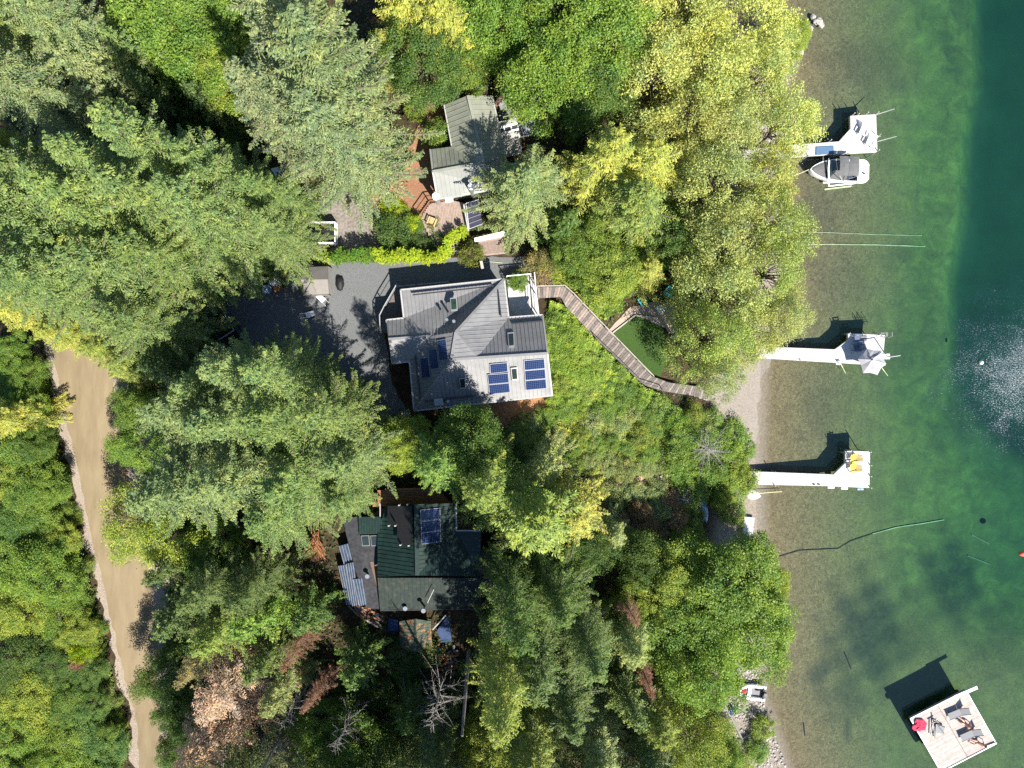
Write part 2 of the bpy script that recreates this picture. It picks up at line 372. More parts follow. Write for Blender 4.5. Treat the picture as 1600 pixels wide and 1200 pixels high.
# ------------------------------------------------------------------ terrain, water, roads
def build_ground():
    xs = np.concatenate([np.linspace(-400, -62, 14)[:-1], np.arange(-62, 62.01, 0.4), np.linspace(62, 400, 14)[1:]])
    ys = np.concatenate([np.linspace(-400, -48, 14)[:-1], np.arange(-48, 48.01, 0.4), np.linspace(48, 400, 14)[1:]])
    X, Y = np.meshgrid(xs, ys); Z = terr(X, Y)
    nx, ny = len(xs), len(ys)
    v = np.stack([X, Y, Z], -1).reshape(-1, 3)
    i = np.arange(nx * ny).reshape(ny, nx)
    f = np.stack([i[:-1, :-1], i[:-1, 1:], i[1:, 1:], i[1:, :-1]], -1).reshape(-1, 4)
    o = mesh_obj('ground', v, f.tolist(), groundmat(), smooth=True, loc=(0, 0, 0))
    weed = np.zeros(nx * ny)
    for px, py, rx, ry, a in ((1490, 905, 3.2, 4.2, 1), (1350, 985, 4.2, 5.5, 1), (1405, 1000, 2.5, 2.0, .7), (1315, 1080, 2.5, 2.5, .6), (1520, 70, 3, 9, .35),
                              (1480, 55, 0.8, 2.5, .6), (1275, 640, 2.5, 3.5, .35), (1425, 545, 4, 6, .3), (1345, 115, 4.5, 2.6, .5), (1500, 660, 2.5, 2.0, .6), (1275, 1040, 1.2, 2.0, .9),
                              (1316, 1125, .5, 1.3, 1), (1270, 330, 2.5, 3, .4), (1560, 1000, 3, 4, .4), (1400, 405, 2, 1.4, .4), (1300, 440, 3.5, 3, .3)):
        c = P(px, py, -2.3)
        q = np.sqrt(((X - c.x) / rx) ** 2 + ((Y - c.y) / ry) ** 2).ravel()
        q = q + 0.22 * np.sin(X.ravel() * 1.7 + Y.ravel() * 0.9) + 0.15 * np.sin(Y.ravel() * 2.3 - X.ravel())
        weed = np.maximum(weed, a * 0.85 * sm(1.55, 0.25, q))
    at = o.data.attributes.new('weed', 'FLOAT', 'POINT'); at.data.foreach_set('value', weed.astype(np.float32))
    prop(o, 'forest floor, pale pebble beach and the lake bed sloping off to the right', None, None, 'structure')
    b = MB(); b.box((212, 0, -10), (400, 800, 20))
    w = b.build('lake_water', watermat(), loc=(212, 0, -20))
    prop(w, 'clear green lake water deepening to teal on the right', None, None, 'structure')

def drape(name, pts, dz, m, label, jit=0.25, step=0.6, px=True):
    W2 = [G(*p) for p in pts] if px else [Vector(p) for p in pts]
    rim = []
    r = random.Random(len(name) + len(pts))
    for a, b in zip(W2, W2[1:] + W2[:1]):
        n = max(1, int((b - a).length / step))
        for k in range(n):
            q = a.lerp(b, k / n); j = jit if k else jit * 0.3
            rim.append(Vector((q.x + r.uniform(-j, j), q.y + r.uniform(-j, j))))
    xs = [p.x for p in rim]; ys = [p.y for p in rim]
    pts2 = list(rim); g = 0.8
    xx = min(xs)
    while xx < max(xs):
        yy = min(ys)
        while yy < max(ys):
            pts2.append(Vector((xx, yy))); yy += g
        xx += g
    n = len(rim)
    vs, es, fs, *_ = geometry.delaunay_2d_cdt(pts2, [], [list(range(n))], 1, 1e-4)
    V = np.array([(p.x, p.y) for p in vs]); Z = terr(V[:, 0], V[:, 1]) + dz
    o = mesh_obj(name, np.column_stack([V, Z]), [tuple(f) for f in fs], m, smooth=True, loc=(0, 0, 0))
    return prop(o, label, None, None, 'structure')

build_ground()
M_ROAD = mat('dirt_road', (0.165, 0.125, 0.072), 0.95, 0.3, 0.7, 0.6, stretch=(1.6, 0.3, 1), c2=(0.24, 0.188, 0.115), thr=(0.3, 0.7))
M_GRAVEL = mat('grey_gravel', (0.075, 0.08, 0.084), 0.95, 0.4, 14, 0.8, c2=(0.185, 0.188, 0.185), thr=(0.3, 0.7))
M_SHOULDER = mat('gravel_shoulder', (0.18, 0.14, 0.105), 0.95, 0.4, 12, 0.8, c2=(0.38, 0.32, 0.27), thr=(0.35, 0.7))
M_REDDIRT = mat('red_bark_mulch', (0.20, 0.095, 0.055), 0.95, 0.3, 9, 0.8, c2=(0.30, 0.16, 0.095), thr=(0.35, 0.65))
M_DIRT = mat('brown_dirt', (0.26, 0.19, 0.14), 0.95, 0.3, 6, 0.6)
M_LAWN = mat('lawn_grass', (0.022, 0.052, 0.009), 0.95, 0.3, 8, 0.8, c2=(0.045, 0.085, 0.015))
M_PAVE = mat('sandy_paving', (0.33, 0.265, 0.215), 0.9, 0.12, 5, 0.2)
M_GRASSY = mat('rough_grass', (0.07, 0.10, 0.025), 0.95, 0.4, 5, 0.9, c2=(0.17, 0.17, 0.06))
drape('gravel_road_shoulder', [(62, 505), (80, 600), (104, 720), (128, 820), (158, 940), (180, 1040), (204, 1130), (208, 1215), (268, 1215), (262, 1000), (262, 900), (225, 780), (218, 640), (196, 560), (168, 480), (130, 380), (70, 380)], 0.02, M_SHOULDER, 'pale gravel shoulders along both edges of the dirt road', 0.3)
drape('dirt_road', [(78, 500), (92, 600), (118, 720), (140, 820), (168, 940), (190, 1040), (214, 1130), (220, 1215), (256, 1215), (248, 1080), (244, 990), (236, 900), (206, 780), (186, 640), (170, 560), (150, 480), (110, 380), (60, 380)], 0.035, M_ROAD, 'sandy tan dirt road running down the left side between the trees', 0.12)
drape('driveway', [(318, 520), (335, 470), (400, 440), (430, 405), (500, 408), (640, 405), (760, 402), (832, 400), (842, 425), (835, 445), (790, 460), (640, 470), (600, 520), (612, 600), (650, 665), (560, 668), (450, 640), (380, 600), (330, 560)], 0.05, M_GRAVEL, 'grey gravel driveway and yard left of the large grey metal roof', 0.15)
drape('upper_driveway', [(440, 405), (442, 340), (500, 305), (600, 300), (650, 330), (690, 345), (690, 392), (560, 400)], 0.03, mat('packed_earth', (0.19, 0.165, 0.145), 0.95, 0.35, 5, 0.6), 'packed earth driveway above the clipped lime hedge', 0.3)
drape('mulch_path', [(628, 345), (590, 335), (575, 300), (630, 265), (650, 215), (655, 165), (672, 150), (700, 150), (716, 235), (690, 315), (660, 345)], 0.045, M_REDDIRT, 'reddish bark mulch path left of the sage metal roof', 0.3)
drape('dirt_yard', [(745, 625), (865, 612), (920, 640), (880, 672), (760, 668)], 0.04, mat('orange_earth', (0.33, 0.17, 0.08), 0.95, 0.35, 5, 0.6), 'orange brown earth strip below the white roof corner', 0.3)
drape('patio_paving', [(945, 520), (985, 480), (1030, 470), (1058, 480), (1056, 510), (1062, 530), (1050, 530), (1040, 512), (992, 492), (958, 520), (958, 545)], 0.05, M_PAVE, 'sandy paved patio above the small lawn', 0.08)
drape('lawn', [(958, 521), (992, 493), (1030, 498), (1044, 530), (1042, 560), (1030, 600), (1000, 600), (958, 560)], 0.04, M_LAWN, 'small green lawn enclosed by the patio and the boardwalk', 0.1)
drape('garden_path', [(905, 745), (960, 755), (1010, 742), (1045, 735), (1048, 750), (1000, 760), (930, 772), (912, 765)], 0.05, mat('dusty_path', (0.38, 0.26, 0.17), 0.95, 0.25, 5, 0.4), 'dusty brown garden path on the slope below the boardwalk', 0.25)
drape('grass_slope', [(850, 625), (925, 625), (1000, 640), (1060, 690), (1045, 735), (960, 752), (900, 742), (850, 700)], 0.03, M_GRASSY, 'rough grass slope between the big house and the shore shrubs', 0.4)
drape('beach_apron', [(1108, 600), (1150, 560), (1200, 500), (1205, 560), (1187, 600), (1184, 700), (1150, 655), (1120, 630)], 0.03, mat('beach_sand', (0.235, 0.205, 0.175), 0.95, 0.2, 7, 0.5), 'pale sand and gravel beach at the foot of the boardwalk', 0.25)

# ------------------------------------------------------------------ plant prototypes
def leaves_mesh(name, C, U, V, tint, m):
    """rhombic leaves: centre, half length vector, half width vector"""
    n = len(C)
    v = np.empty((n, 4, 3)); v[:, 0] = C - U; v[:, 1] = C + V + U * 0.1; v[:, 2] = C + U; v[:, 3] = C - V + U * 0.1
    me = bpy.data.meshes.new(name)
    me.vertices.add(n * 4); me.vertices.foreach_set('co', v.reshape(-1).astype(np.float32))
    me.loops.add(n * 4); me.loops.foreach_set('vertex_index', np.arange(n * 4, dtype=np.int32))
    me.polygons.add(n); me.polygons.foreach_set('loop_start', np.arange(0, n * 4, 4, dtype=np.int32))
    me.polygons.foreach_set('loop_total', np.full(n, 4, dtype=np.int32))
    at = me.attributes.new('tint', 'FLOAT', 'FACE'); at.data.foreach_set('value', np.clip(tint, 0, 1).astype(np.float32))
    me.materials.append(m); me.update(calc_edges=True)
    return me

def stick_mesh(name, segs, m, n=5):
    b = MB()
    for a, c, r0, r1 in segs: b.tube(a, c, r0, r1, n, caps=False)
    me = bpy.data.meshes.new(name); me.from_pydata([tuple(p) for p in b.v], [], b.f); me.materials.append(m); me.update()
    return me

def conifer(kind, seed, Ht, R, nb, z0=0.18, droop=0.25, up=0.9, twig=0.85, dens=0.22, lw=0.085, ll=0.30, hang=0.10, power=0.8, layers=3):
    g = np.random.default_rng(seed); segs = []; Cs = []; Us = []; Vs = []; Ts = []
    # trunk with a slight lean
    lean = g.uniform(-0.5, 0.5, 2); N = 9
    tr = [np.array([lean[0] * (k / N) ** 2, lean[1] * (k / N) ** 2, Ht * k / N]) for k in range(N + 1)]
    rb = Ht * 0.013 + 0.06
    for k in range(N): segs.append((tr[k], tr[k + 1], rb * (1 - k / N) + 0.02, rb * (1 - (k + 1) / N) + 0.015))
    zb = Ht * z0
    az = g.uniform(0, 6.28)
    lob = g.uniform(0, 6.28, 4)
    for i in range(nb):
        t = ((i + g.uniform(0, 1)) / nb) ** 0.92
        z = zb + (Ht - zb) * t
        az += 2.399 + g.normal(0, 0.35)
        L = R * ((1 - t) ** power) * g.uniform(0.48, 1.18) * (1 + 0.15 * math.sin(az * 2 + lob[0]) + 0.1 * math.sin(az * 3 + lob[1] + 5 * t)) + 0.35
        if t < 0.12: L *= 0.6 + 3 * t
        el = -0.12 + (up + 0.12) * t ** 1.6 + g.normal(0, 0.10)
        d = np.array([math.cos(az), math.sin(az), 0.0]); side = np.array([-d[1], d[0], 0.0])
        bend = g.normal(0, 0.12)
        base = np.array([lean[0] * (z / Ht) ** 2, lean[1] * (z / Ht) ** 2, z])
        n = max(3, int(L / dens)); s = np.linspace(0.12, 1, n)
        pos = base + np.outer(s * L * math.cos(el), d) + np.outer(bend * L * s ** 2, side)
        pos[:, 2] += L * (math.sin(el) * s - droop * s ** 1.6 + droop * 0.55 * s ** 4)
        bt = g.uniform(-0.16, 0.16)
        m3 = max(1, min(3, int(L / 1.2)))
        kk = np.linspace(0, n - 1, m3 + 1).astype(int)
        prev = base
        for q in kk[1:]:
            segs.append((prev, pos[q], 0.012 * L + 0.008, 0.006)); prev = pos[q]
        for sg in (-1, 1):
            ang = sg * g.uniform(0.75, 1.15, n)
            tl = twig * np.minimum(1, 0.35 + s * 2.2) * np.clip(1.12 - s ** 2.2, 0.18, 1) * min(1.0, 0.35 + L / 4) * g.uniform(0.7, 1.2, n)
            td = np.cos(ang)[:, None] * d + np.sin(ang)[:, None] * side
            td[:, 2] -= g.uniform(0, hang * 2, n)
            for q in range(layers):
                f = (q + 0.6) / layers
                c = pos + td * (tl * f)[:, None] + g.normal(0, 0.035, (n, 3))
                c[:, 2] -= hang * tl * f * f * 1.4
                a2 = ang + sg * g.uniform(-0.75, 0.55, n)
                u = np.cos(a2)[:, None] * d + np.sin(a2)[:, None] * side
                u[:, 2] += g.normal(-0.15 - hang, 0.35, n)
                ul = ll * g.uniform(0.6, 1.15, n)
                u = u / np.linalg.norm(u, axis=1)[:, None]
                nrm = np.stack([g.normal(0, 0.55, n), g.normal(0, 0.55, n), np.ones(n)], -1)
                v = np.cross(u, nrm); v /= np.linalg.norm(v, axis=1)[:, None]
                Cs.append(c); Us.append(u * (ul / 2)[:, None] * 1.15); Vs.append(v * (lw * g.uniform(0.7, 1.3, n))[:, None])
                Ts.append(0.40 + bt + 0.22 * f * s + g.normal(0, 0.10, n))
        # shoot along the branch itself
        u = np.tile(d * 0.16, (n, 1)); u[:, 2] += g.normal(0, 0.03, n)
        Cs.append(pos + g.normal(0, 0.03, (n, 3))); Us.append(u); Vs.append(np.tile(side * lw * 0.8, (n, 1))); Ts.append(0.5 + bt + g.normal(0, 0.08, n))
    tm = leaves_mesh(kind + '_crown', np.concatenate(Cs), np.concatenate(Us), np.concatenate(Vs), np.concatenate(Ts), NEEDLE)
    return tm, stick_mesh(kind + '_trunk', segs, BARK)

def broadleaf(kind, seed, Ht, R, nc=90, per=150, leaf=0.17, base=0.35, crad=0.95, flat=0.5, stems=1, upb=0.75):
    g = np.random.default_rng(seed); segs = []
    zc = Ht * (base + (1 - base) * 0.42); hz = Ht * (1 - base) * 0.56
    lob = g.uniform(0, 6.28, 5)
    Cs = []; Us = []; Vs = []; Ts = []
    centres = []
    for i in range(nc):
        u = g.uniform(-0.55, 1.0); th = i * 2.399 + g.normal(0, 0.3)
        rr = math.sqrt(max(0, 1 - u * u))
        k = g.uniform(0.62, 1.0) * (1 + 0.16 * math.sin(3 * th + lob[0]) + 0.13 * math.sin(2 * th + lob[1] + 2 * u) + 0.1 * math.sin(5 * th + lob[2]))
        c = np.array([R * rr * math.cos(th) * k, R * rr * math.sin(th) * k, zc + hz * u * (0.75 + 0.3 * k)])
        centres.append(c)
        cr = crad * (0.35 + 1.05 * g.uniform() ** 1.3)
        n = int(per * (cr / crad) ** 1.6)
        q = g.normal(0, 1, (n, 3)); q /= np.linalg.norm(q, axis=1)[:, None]
        q *= (g.uniform(0.05, 1, n) ** 0.5 * np.where(g.uniform(0, 1, n) < .16, 1.35, 1.0))[:, None] * cr; q[:, 2] *= flat + 0.15
        q[:, 2] -= 0.22 * (q[:, 0] ** 2 + q[:, 1] ** 2) / cr
        out = c + q
        nrm = q / cr * 0.55 + np.stack([g.normal(0, .6, n), g.normal(0, .6, n), upb + g.normal(0, .4, n)], -1)
        nrm /= np.linalg.norm(nrm, axis=1)[:, None]
        a = g.normal(0, 1, (n, 3)); uu = np.cross(nrm, a); uu /= np.linalg.norm(uu, axis=1)[:, None]; vv = np.cross(nrm, uu)
        ls = leaf * g.uniform(0.6, 1.3, n)
        Cs.append(out); Us.append(uu * ls[:, None]); Vs.append(vv * (ls * 0.62)[:, None])
        Ts.append(0.5 + g.uniform(-0.17, 0.17) + g.normal(0, 0.13, n))
    for sidx in range(stems):
        th = g.uniform(0, 6.28); r0 = 0.0 if stems == 1 else R * 0.12
        b0 = np.array([r0 * math.cos(th), r0 * math.sin(th), -0.3]); top = np.array([b0[0] * 2, b0[1] * 2, zc])
        segs.append((b0, top, Ht * 0.016 / math.sqrt(stems) + 0.03, Ht * 0.007 + 0.01))
        for c in centres[sidx::stems]:
            if g.uniform() < 0.45:
                st = b0 + (top - b0) * g.uniform(0.5, 0.98)
                mid = st + (c - st) * 0.55 + np.array([0, 0, 0.05 * Ht])
                segs.append((st, mid, 0.05, 0.03)); segs.append((mid, c, 0.03, 0.012))
    cm = leaves_mesh(kind + '_crown', np.concatenate(Cs), np.concatenate(Us), np.concatenate(Vs), np.concatenate(Ts), LEAF)
    return cm, stick_mesh(kind + '_trunk', segs, BARK)

def bare(kind, seed, Ht, R, nb, m, fine=True, z0=0.2):
    g = np.random.default_rng(seed); segs = []
    segs.append((np.zeros(3), np.array([0.2, 0.1, Ht * .5]), Ht * 0.012 + 0.04, Ht * 0.009 + 0.03)); segs.append((np.array([0.2, 0.1, Ht * .5]), np.array([0.3, 0.3, Ht]), Ht * 0.009 + 0.03, 0.02))
    for i in range(nb):
        t = (i + g.uniform()) / nb; z = Ht * (z0 + (1 - z0) * t); az = i * 2.399 + g.normal(0, .4); L = R * (1 - t) ** .7 * g.uniform(.5, 1.1) + .2
        el = g.uniform(-.1, .5); d = np.array([math.cos(az) * math.cos(el), math.sin(az) * math.cos(el), math.sin(el)])
        p = np.array([.2, .15, z]); prev = p; r = 0.012 * L + 0.012
        side = np.array([-math.sin(az), math.cos(az), 0]); cv = g.normal(0, .15)
        for k in (1, 2, 3):
            q = p + d * L * k / 3 + side * cv * L * (k / 3) ** 2 + np.array([0, 0, -0.1 * L * (k / 3) ** 2])
            segs.append((prev, q, r * (1.2 - k * .3), r * (.9 - k * .27))); prev = q
            if fine:
                for w in range(4):
                    dd = d + g.normal(0, .55, 3); dd /= np.linalg.norm(dd)
                    segs.append((q - d * L * w / 12, q - d * L * w / 12 + dd * L * .22, .008, .004))
    return stick_mesh(kind + '_sticks', segs, m, 4)

def proto(name, crown, trunk, extra=None):
    root = bpy.data.objects.new(name, None); root.empty_display_size = 0.3
    out = [root]
    if trunk is not None: out.append(('trunk', trunk))
    if crown is not None: out.append(('crown', crown))
    if extra is not None: out.append(extra)
    return out

FIR = [conifer('fir', 10 + i, 26 + 2 * (i % 3), 6.0, 185, z0=0.12, droop=0.2, up=1.0, power=0.72, dens=0.18, layers=4, lw=0.045, ll=0.24) for i in range(4)]
CEDAR = [conifer('cedar', 30 + i, 20, 4.8, 165, z0=0.08, droop=0.55, up=0.7, twig=0.95, hang=0.28, ll=0.30, lw=0.043, power=0.62, dens=0.18, layers=4) for i in range(3)]
YFIR = [conifer('young_fir', 50 + i, 10, 2.8, 110, z0=0.05, droop=0.1, up=0.8, twig=0.6, dens=0.17, ll=0.20, lw=0.05) for i in range(2)]
BROAD = [broadleaf('broadleaf', 60 + i, 12, 4.6, 185, 300, 0.090, 0.30, 0.95) for i in range(4)]
AIRY = [broadleaf('airy_broadleaf', 80 + i, 13, 4.2, 130, 200, 0.085, 0.25, 0.95, flat=0.7, upb=0.4) for i in range(3)]
BUSH = [broadleaf('bush', 90 + i, 3.0, 1.9, 60, 150, 0.075, 0.05, 0.6, stems=3) for i in range(4)]
HEDGE = [conifer('hedge_cedar', 100 + i, 2.6, 0.72, 60, z0=0.02, droop=0.0, up=1.1, twig=0.30, dens=0.10, ll=0.15, lw=0.035, power=0.45, hang=0.0) for i in range(2)]
SNAG = [bare('snag', 110 + i, 14, 3.2, 46, PALEBARK) for i in range(2)]
DEADSHRUB = bare('bare_shrub', 120, 4.5, 3.0, 42, PALEBARK, z0=0.05)
DEADFIR = [conifer('dead_fir', 130 + i, 17, 3.6, 120, z0=0.15, droop=0.25, up=0.6, dens=0.2, layers=3, twig=0.75, ll=0.24, lw=0.026) for i in range(2)]

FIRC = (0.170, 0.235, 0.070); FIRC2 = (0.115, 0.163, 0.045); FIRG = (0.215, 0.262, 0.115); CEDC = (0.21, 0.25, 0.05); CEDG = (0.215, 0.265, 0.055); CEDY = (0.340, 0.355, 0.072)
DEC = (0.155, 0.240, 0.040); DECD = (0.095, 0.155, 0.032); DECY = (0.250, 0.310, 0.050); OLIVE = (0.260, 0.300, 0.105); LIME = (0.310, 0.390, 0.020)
BROWN = (0.36, 0.26, 0.19); RUSTC = (0.30, 0.150, 0.095); GOLD = (0.30, 0.25, 0.09)
ALDY = (0.400, 0.430, 0.125)
PROTO = {'fir': FIR, 'cedar': CEDAR, 'yfir': YFIR, 'broad': BROAD, 'airy': AIRY, 'bush': BUSH, 'hedge': HEDGE, 'snag': SNAG, 'dead': DEADFIR, 'bareshrub': [DEADSHRUB]}
BASEH = {'fir': 27.5, 'cedar': 20, 'yfir': 10, 'broad': 12, 'airy': 13, 'bush': 3, 'hedge': 2.6, 'snag': 14, 'dead': 17, 'bareshrub': 4.5}
BASER = {'fir': 6.0, 'cedar': 4.8, 'yfir': 2.8, 'broad': 4.8, 'airy': 4.4, 'bush': 2.1, 'hedge': .75, 'snag': 3, 'dead': 3.6, 'bareshrub': 3}
NAME = {'fir': ('fir_tree', 'tree'), 'cedar': ('cedar_tree', 'tree'), 'yfir': ('young_fir', 'tree'), 'broad': ('broadleaf_tree', 'tree'), 'airy': ('broadleaf_tree', 'tree'),
        'bush': ('shrub', 'shrub'), 'hedge': ('hedge_shrub', 'hedge shrub'), 'snag': ('dead_tree', 'dead tree'), 'dead': ('dead_fir', 'dead tree'), 'bareshrub': ('bare_shrub', 'shrub')}
_cnt = {}
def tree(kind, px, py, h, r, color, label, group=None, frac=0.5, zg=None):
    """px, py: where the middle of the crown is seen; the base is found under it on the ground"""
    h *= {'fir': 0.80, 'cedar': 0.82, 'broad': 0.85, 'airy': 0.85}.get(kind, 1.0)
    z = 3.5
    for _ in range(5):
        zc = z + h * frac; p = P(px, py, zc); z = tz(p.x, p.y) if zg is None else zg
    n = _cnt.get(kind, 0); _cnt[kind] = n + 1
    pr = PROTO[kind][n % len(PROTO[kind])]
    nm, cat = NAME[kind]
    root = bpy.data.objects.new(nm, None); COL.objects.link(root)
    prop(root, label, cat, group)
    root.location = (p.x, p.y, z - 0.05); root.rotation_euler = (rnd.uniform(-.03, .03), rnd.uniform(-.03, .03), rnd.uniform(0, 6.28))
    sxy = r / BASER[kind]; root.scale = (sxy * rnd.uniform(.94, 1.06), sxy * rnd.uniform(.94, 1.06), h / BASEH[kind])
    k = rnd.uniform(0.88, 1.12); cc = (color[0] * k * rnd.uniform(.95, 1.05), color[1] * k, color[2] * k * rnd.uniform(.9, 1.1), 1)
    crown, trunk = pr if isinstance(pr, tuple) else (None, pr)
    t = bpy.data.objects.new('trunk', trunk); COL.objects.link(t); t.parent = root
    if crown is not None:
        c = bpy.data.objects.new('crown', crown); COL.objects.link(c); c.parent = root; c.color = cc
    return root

ORD = ['first', 'second', 'third', 'fourth', 'fifth', 'sixth', 'seventh', 'eighth', 'ninth', 'tenth', 'eleventh', 'twelfth', 'thirteenth', 'fourteenth', 'fifteenth', 'sixteenth', 'seventeenth', 'eighteenth', 'nineteenth', 'twentieth']
def rowlabels(pts):
    """for picture positions: which row from the top and which from the left in it"""
    n = len(pts); nr = max(1, min(6, round(math.sqrt(n / 1.6)))) if n > 3 else 1
    order = sorted(range(n), key=lambda i: pts[i][1]); per = math.ceil(n / nr); out = [''] * n
    for k in range(0, n, per):
        row = sorted(order[k:k + per], key=lambda i: pts[i][0])
        for j, i in enumerate(row): out[i] = (ORD[k // per] + ' row, ' if nr > 1 else '') + ORD[j] + ' from left'
    return out
def huename(c):
    if c[0] > c[1]: return 'reddish' if c[1] < .15 else 'golden'
    return 'yellow green' if c[0] / c[1] > .72 else ('deep green' if c[1] < .15 else 'bright green')

# ------------------------------------------------------------------ trees one can tell apart
T = tree
# upper left wood
T('fir', 52, 150, 24, 5.0, FIRG, 'silvery fir at the left edge, just below the top left corner fir')
T('fir', 120, 60, 22, 4.5, FIRG, 'silvery fir on the top edge, second tree in from the top left corner')
T('fir', 12, 40, 22, 4.5, FIRC, 'grey green fir cut by the top left corner')
T('yfir', 160, 120, 12, 3.2, FIRG, 'small pale fir just right of the silvery firs in the top left corner')
T('yfir', 215, 92, 11, 2.6, FIRC, 'small fir with pale tip at the upper edge of the dark hollow')
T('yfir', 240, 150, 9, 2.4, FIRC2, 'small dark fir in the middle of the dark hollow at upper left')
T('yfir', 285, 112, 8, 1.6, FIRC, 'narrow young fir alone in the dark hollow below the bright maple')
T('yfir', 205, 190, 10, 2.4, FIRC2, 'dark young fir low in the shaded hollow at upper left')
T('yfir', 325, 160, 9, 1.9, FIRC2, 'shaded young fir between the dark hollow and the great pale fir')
T('broad', 300, 55, 12, 5.4, DEC, 'bright green maple above the dark hollow on the top edge')
T('broad', 345, 20, 12, 4.2, DEC, 'bright green maple on the top edge, left of the great pale fir')
T('broad', 368, 118, 9, 3.2, DECY, 'small yellow green maple tucked against the left side of the great pale fir')
T('broad', 255, 20, 8, 3.6, OLIVE, 'olive shrubby maple on the top edge above the hollow')
T('cedar', 20, 232, 10, 2.6, DECY, 'small lime green tree on the left edge just below the silvery firs')
# great pale firs left of the sage roof
T('fir', 462, 55, 30, 6.2, FIRG, 'great pale fir on the top edge, left of the yellow cedars')
T('fir', 520, 150, 33, 7.0, FIRG, 'largest pale grey green fir, left of the sage metal roofs')
T('fir', 548, 238, 26, 5.4, FIRG, 'pale fir whose boughs reach the red mulch path')
T('fir', 455, 195, 25, 5.0, FIRG, 'pale fir on the left flank of the largest fir')
# big fir bank
for q in ((35, 300, 24, 5.4, 'fir on the left edge, in the top row of the dense fir bank'), (118, 288, 26, 5.2, 'fir in the top row of the dense fir bank, second from the left edge'),
          (205, 292, 26, 5.0, 'fir in the top row of the dense fir bank, below the dark hollow'), (290, 285, 27, 5.0, 'fir in the top row of the dense fir bank with pale upright tips'),
          (362, 282, 26, 5.2, 'fir in the top row of the dense fir bank, nearest the great pale firs'), (432, 305, 21, 3.8, 'fir at the right end of the fir bank beside the hidden truck'),
          (438, 372, 19, 3.4, 'fir overhanging the tan canvas shelter'), (70, 370, 26, 5.6, 'fir in the second row of the dense fir bank, nearest the left edge'),
          (165, 345, 28, 5.8, 'tall fir with a pale trunk showing in the middle of the fir bank'), (265, 335, 28, 5.8, 'tall fir in the heart of the dense fir bank'),
          (355, 345, 26, 5.4, 'fir on the right side of the fir bank, above the parked pickup bed'), (120, 445, 24, 5.4, 'fir whose boughs hang over the top end of the dirt road'),
          (215, 440, 26, 5.6, 'fir in the lower row of the fir bank, right of the dirt road end'), (290, 412, 24, 4.8, 'fir in the lower row of the fir bank, above left of the dark trailer'),
          (374, 404, 18, 3.0, 'fir left of the tan canvas shelter, at the driveway corner'), (250, 515, 20, 4.4, 'lowest fir of the fir bank, left of the dark trailer'), (25, 440, 22, 4.6, 'fir at the left edge above the yellow cedar')):
    T('fir', q[0], q[1], q[2], q[3], FIRC, q[4])
T('cedar', 32, 478, 13, 3.0, CEDY, 'bright yellow cedar on the left edge above the road')
T('cedar', 98, 520, 9, 2.2, CEDY, 'yellow cedar with fringes hanging over the end of the dirt road')
T('cedar', 168, 545, 10, 2.2, CEDG, 'yellow green cedar at the right edge of the road end')
T('cedar', 208, 575, 11, 2.8, CEDG, 'olive cedar below the fir bank, right of the dirt road')
T('cedar', 25, 650, 10, 3.0, CEDY, 'yellow green tree on the left edge beside the middle of the road')
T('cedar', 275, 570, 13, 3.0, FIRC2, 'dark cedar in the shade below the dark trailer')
# firs between road and the two houses
for q in ((322, 606, 20, 4.2, 'fir at the upper left of the grove below the driveway'), (395, 580, 23, 4.4, 'fir with feathery tips at the driveway edge, left of two'), (452, 592, 26, 3.8, 'fir with feathery tips at the driveway edge, right of two'),
          (300, 655, 22, 5.2, 'broad pale fir on the left side of the grove below the driveway'), (375, 655, 25, 5.2, 'fir in the centre left of the grove below the driveway'), (455, 660, 25, 5.2, 'fir in the centre of the grove below the driveway'),
          (530, 655, 25, 4.0, 'fir below the gravel yard, left of the garage roof corner'), (555, 715, 22, 4.4, 'fir at the right end of the grove, above the green metal roof'), (480, 735, 24, 5.0, 'fir in the lower row of the grove, left of the green roof'),
          (395, 740, 24, 5.2, 'fir in the lower row of the grove, second from the road side'), (318, 745, 22, 5.0, 'fir in the lower row of the grove, nearest the road'), (435, 800, 20, 4.2, 'lowest fir of the grove, above the broken branches'),
          (540, 775, 17, 3.4, 'fir touching the upper left corner of the green roof')):
    T('fir', q[0], q[1], q[2], q[3], FIRC if q[0] > 420 else (0.185, 0.245, 0.085), q[4])
T('yfir', 552, 612, 9, 1.7, FIRC, 'slim young fir standing alone at the edge of the gravel yard')
T('broad', 226, 640, 7, 2.2, DEC, 'small bright maple right beside the dirt road')
T('broad', 225, 695, 7, 2.4, DEC, 'bright green maple between the road and the pale fir')
T('airy', 226, 818, 9, 3.5, DECY, 'yellow green maple leaning over the dirt road edge')
T('airy', 290, 820, 11, 3.6, DECY, 'yellow green maple with bare pale twigs below the grove')
T('broad', 340, 860, 9, 3.0, DECD, 'dark green maple below the grove')
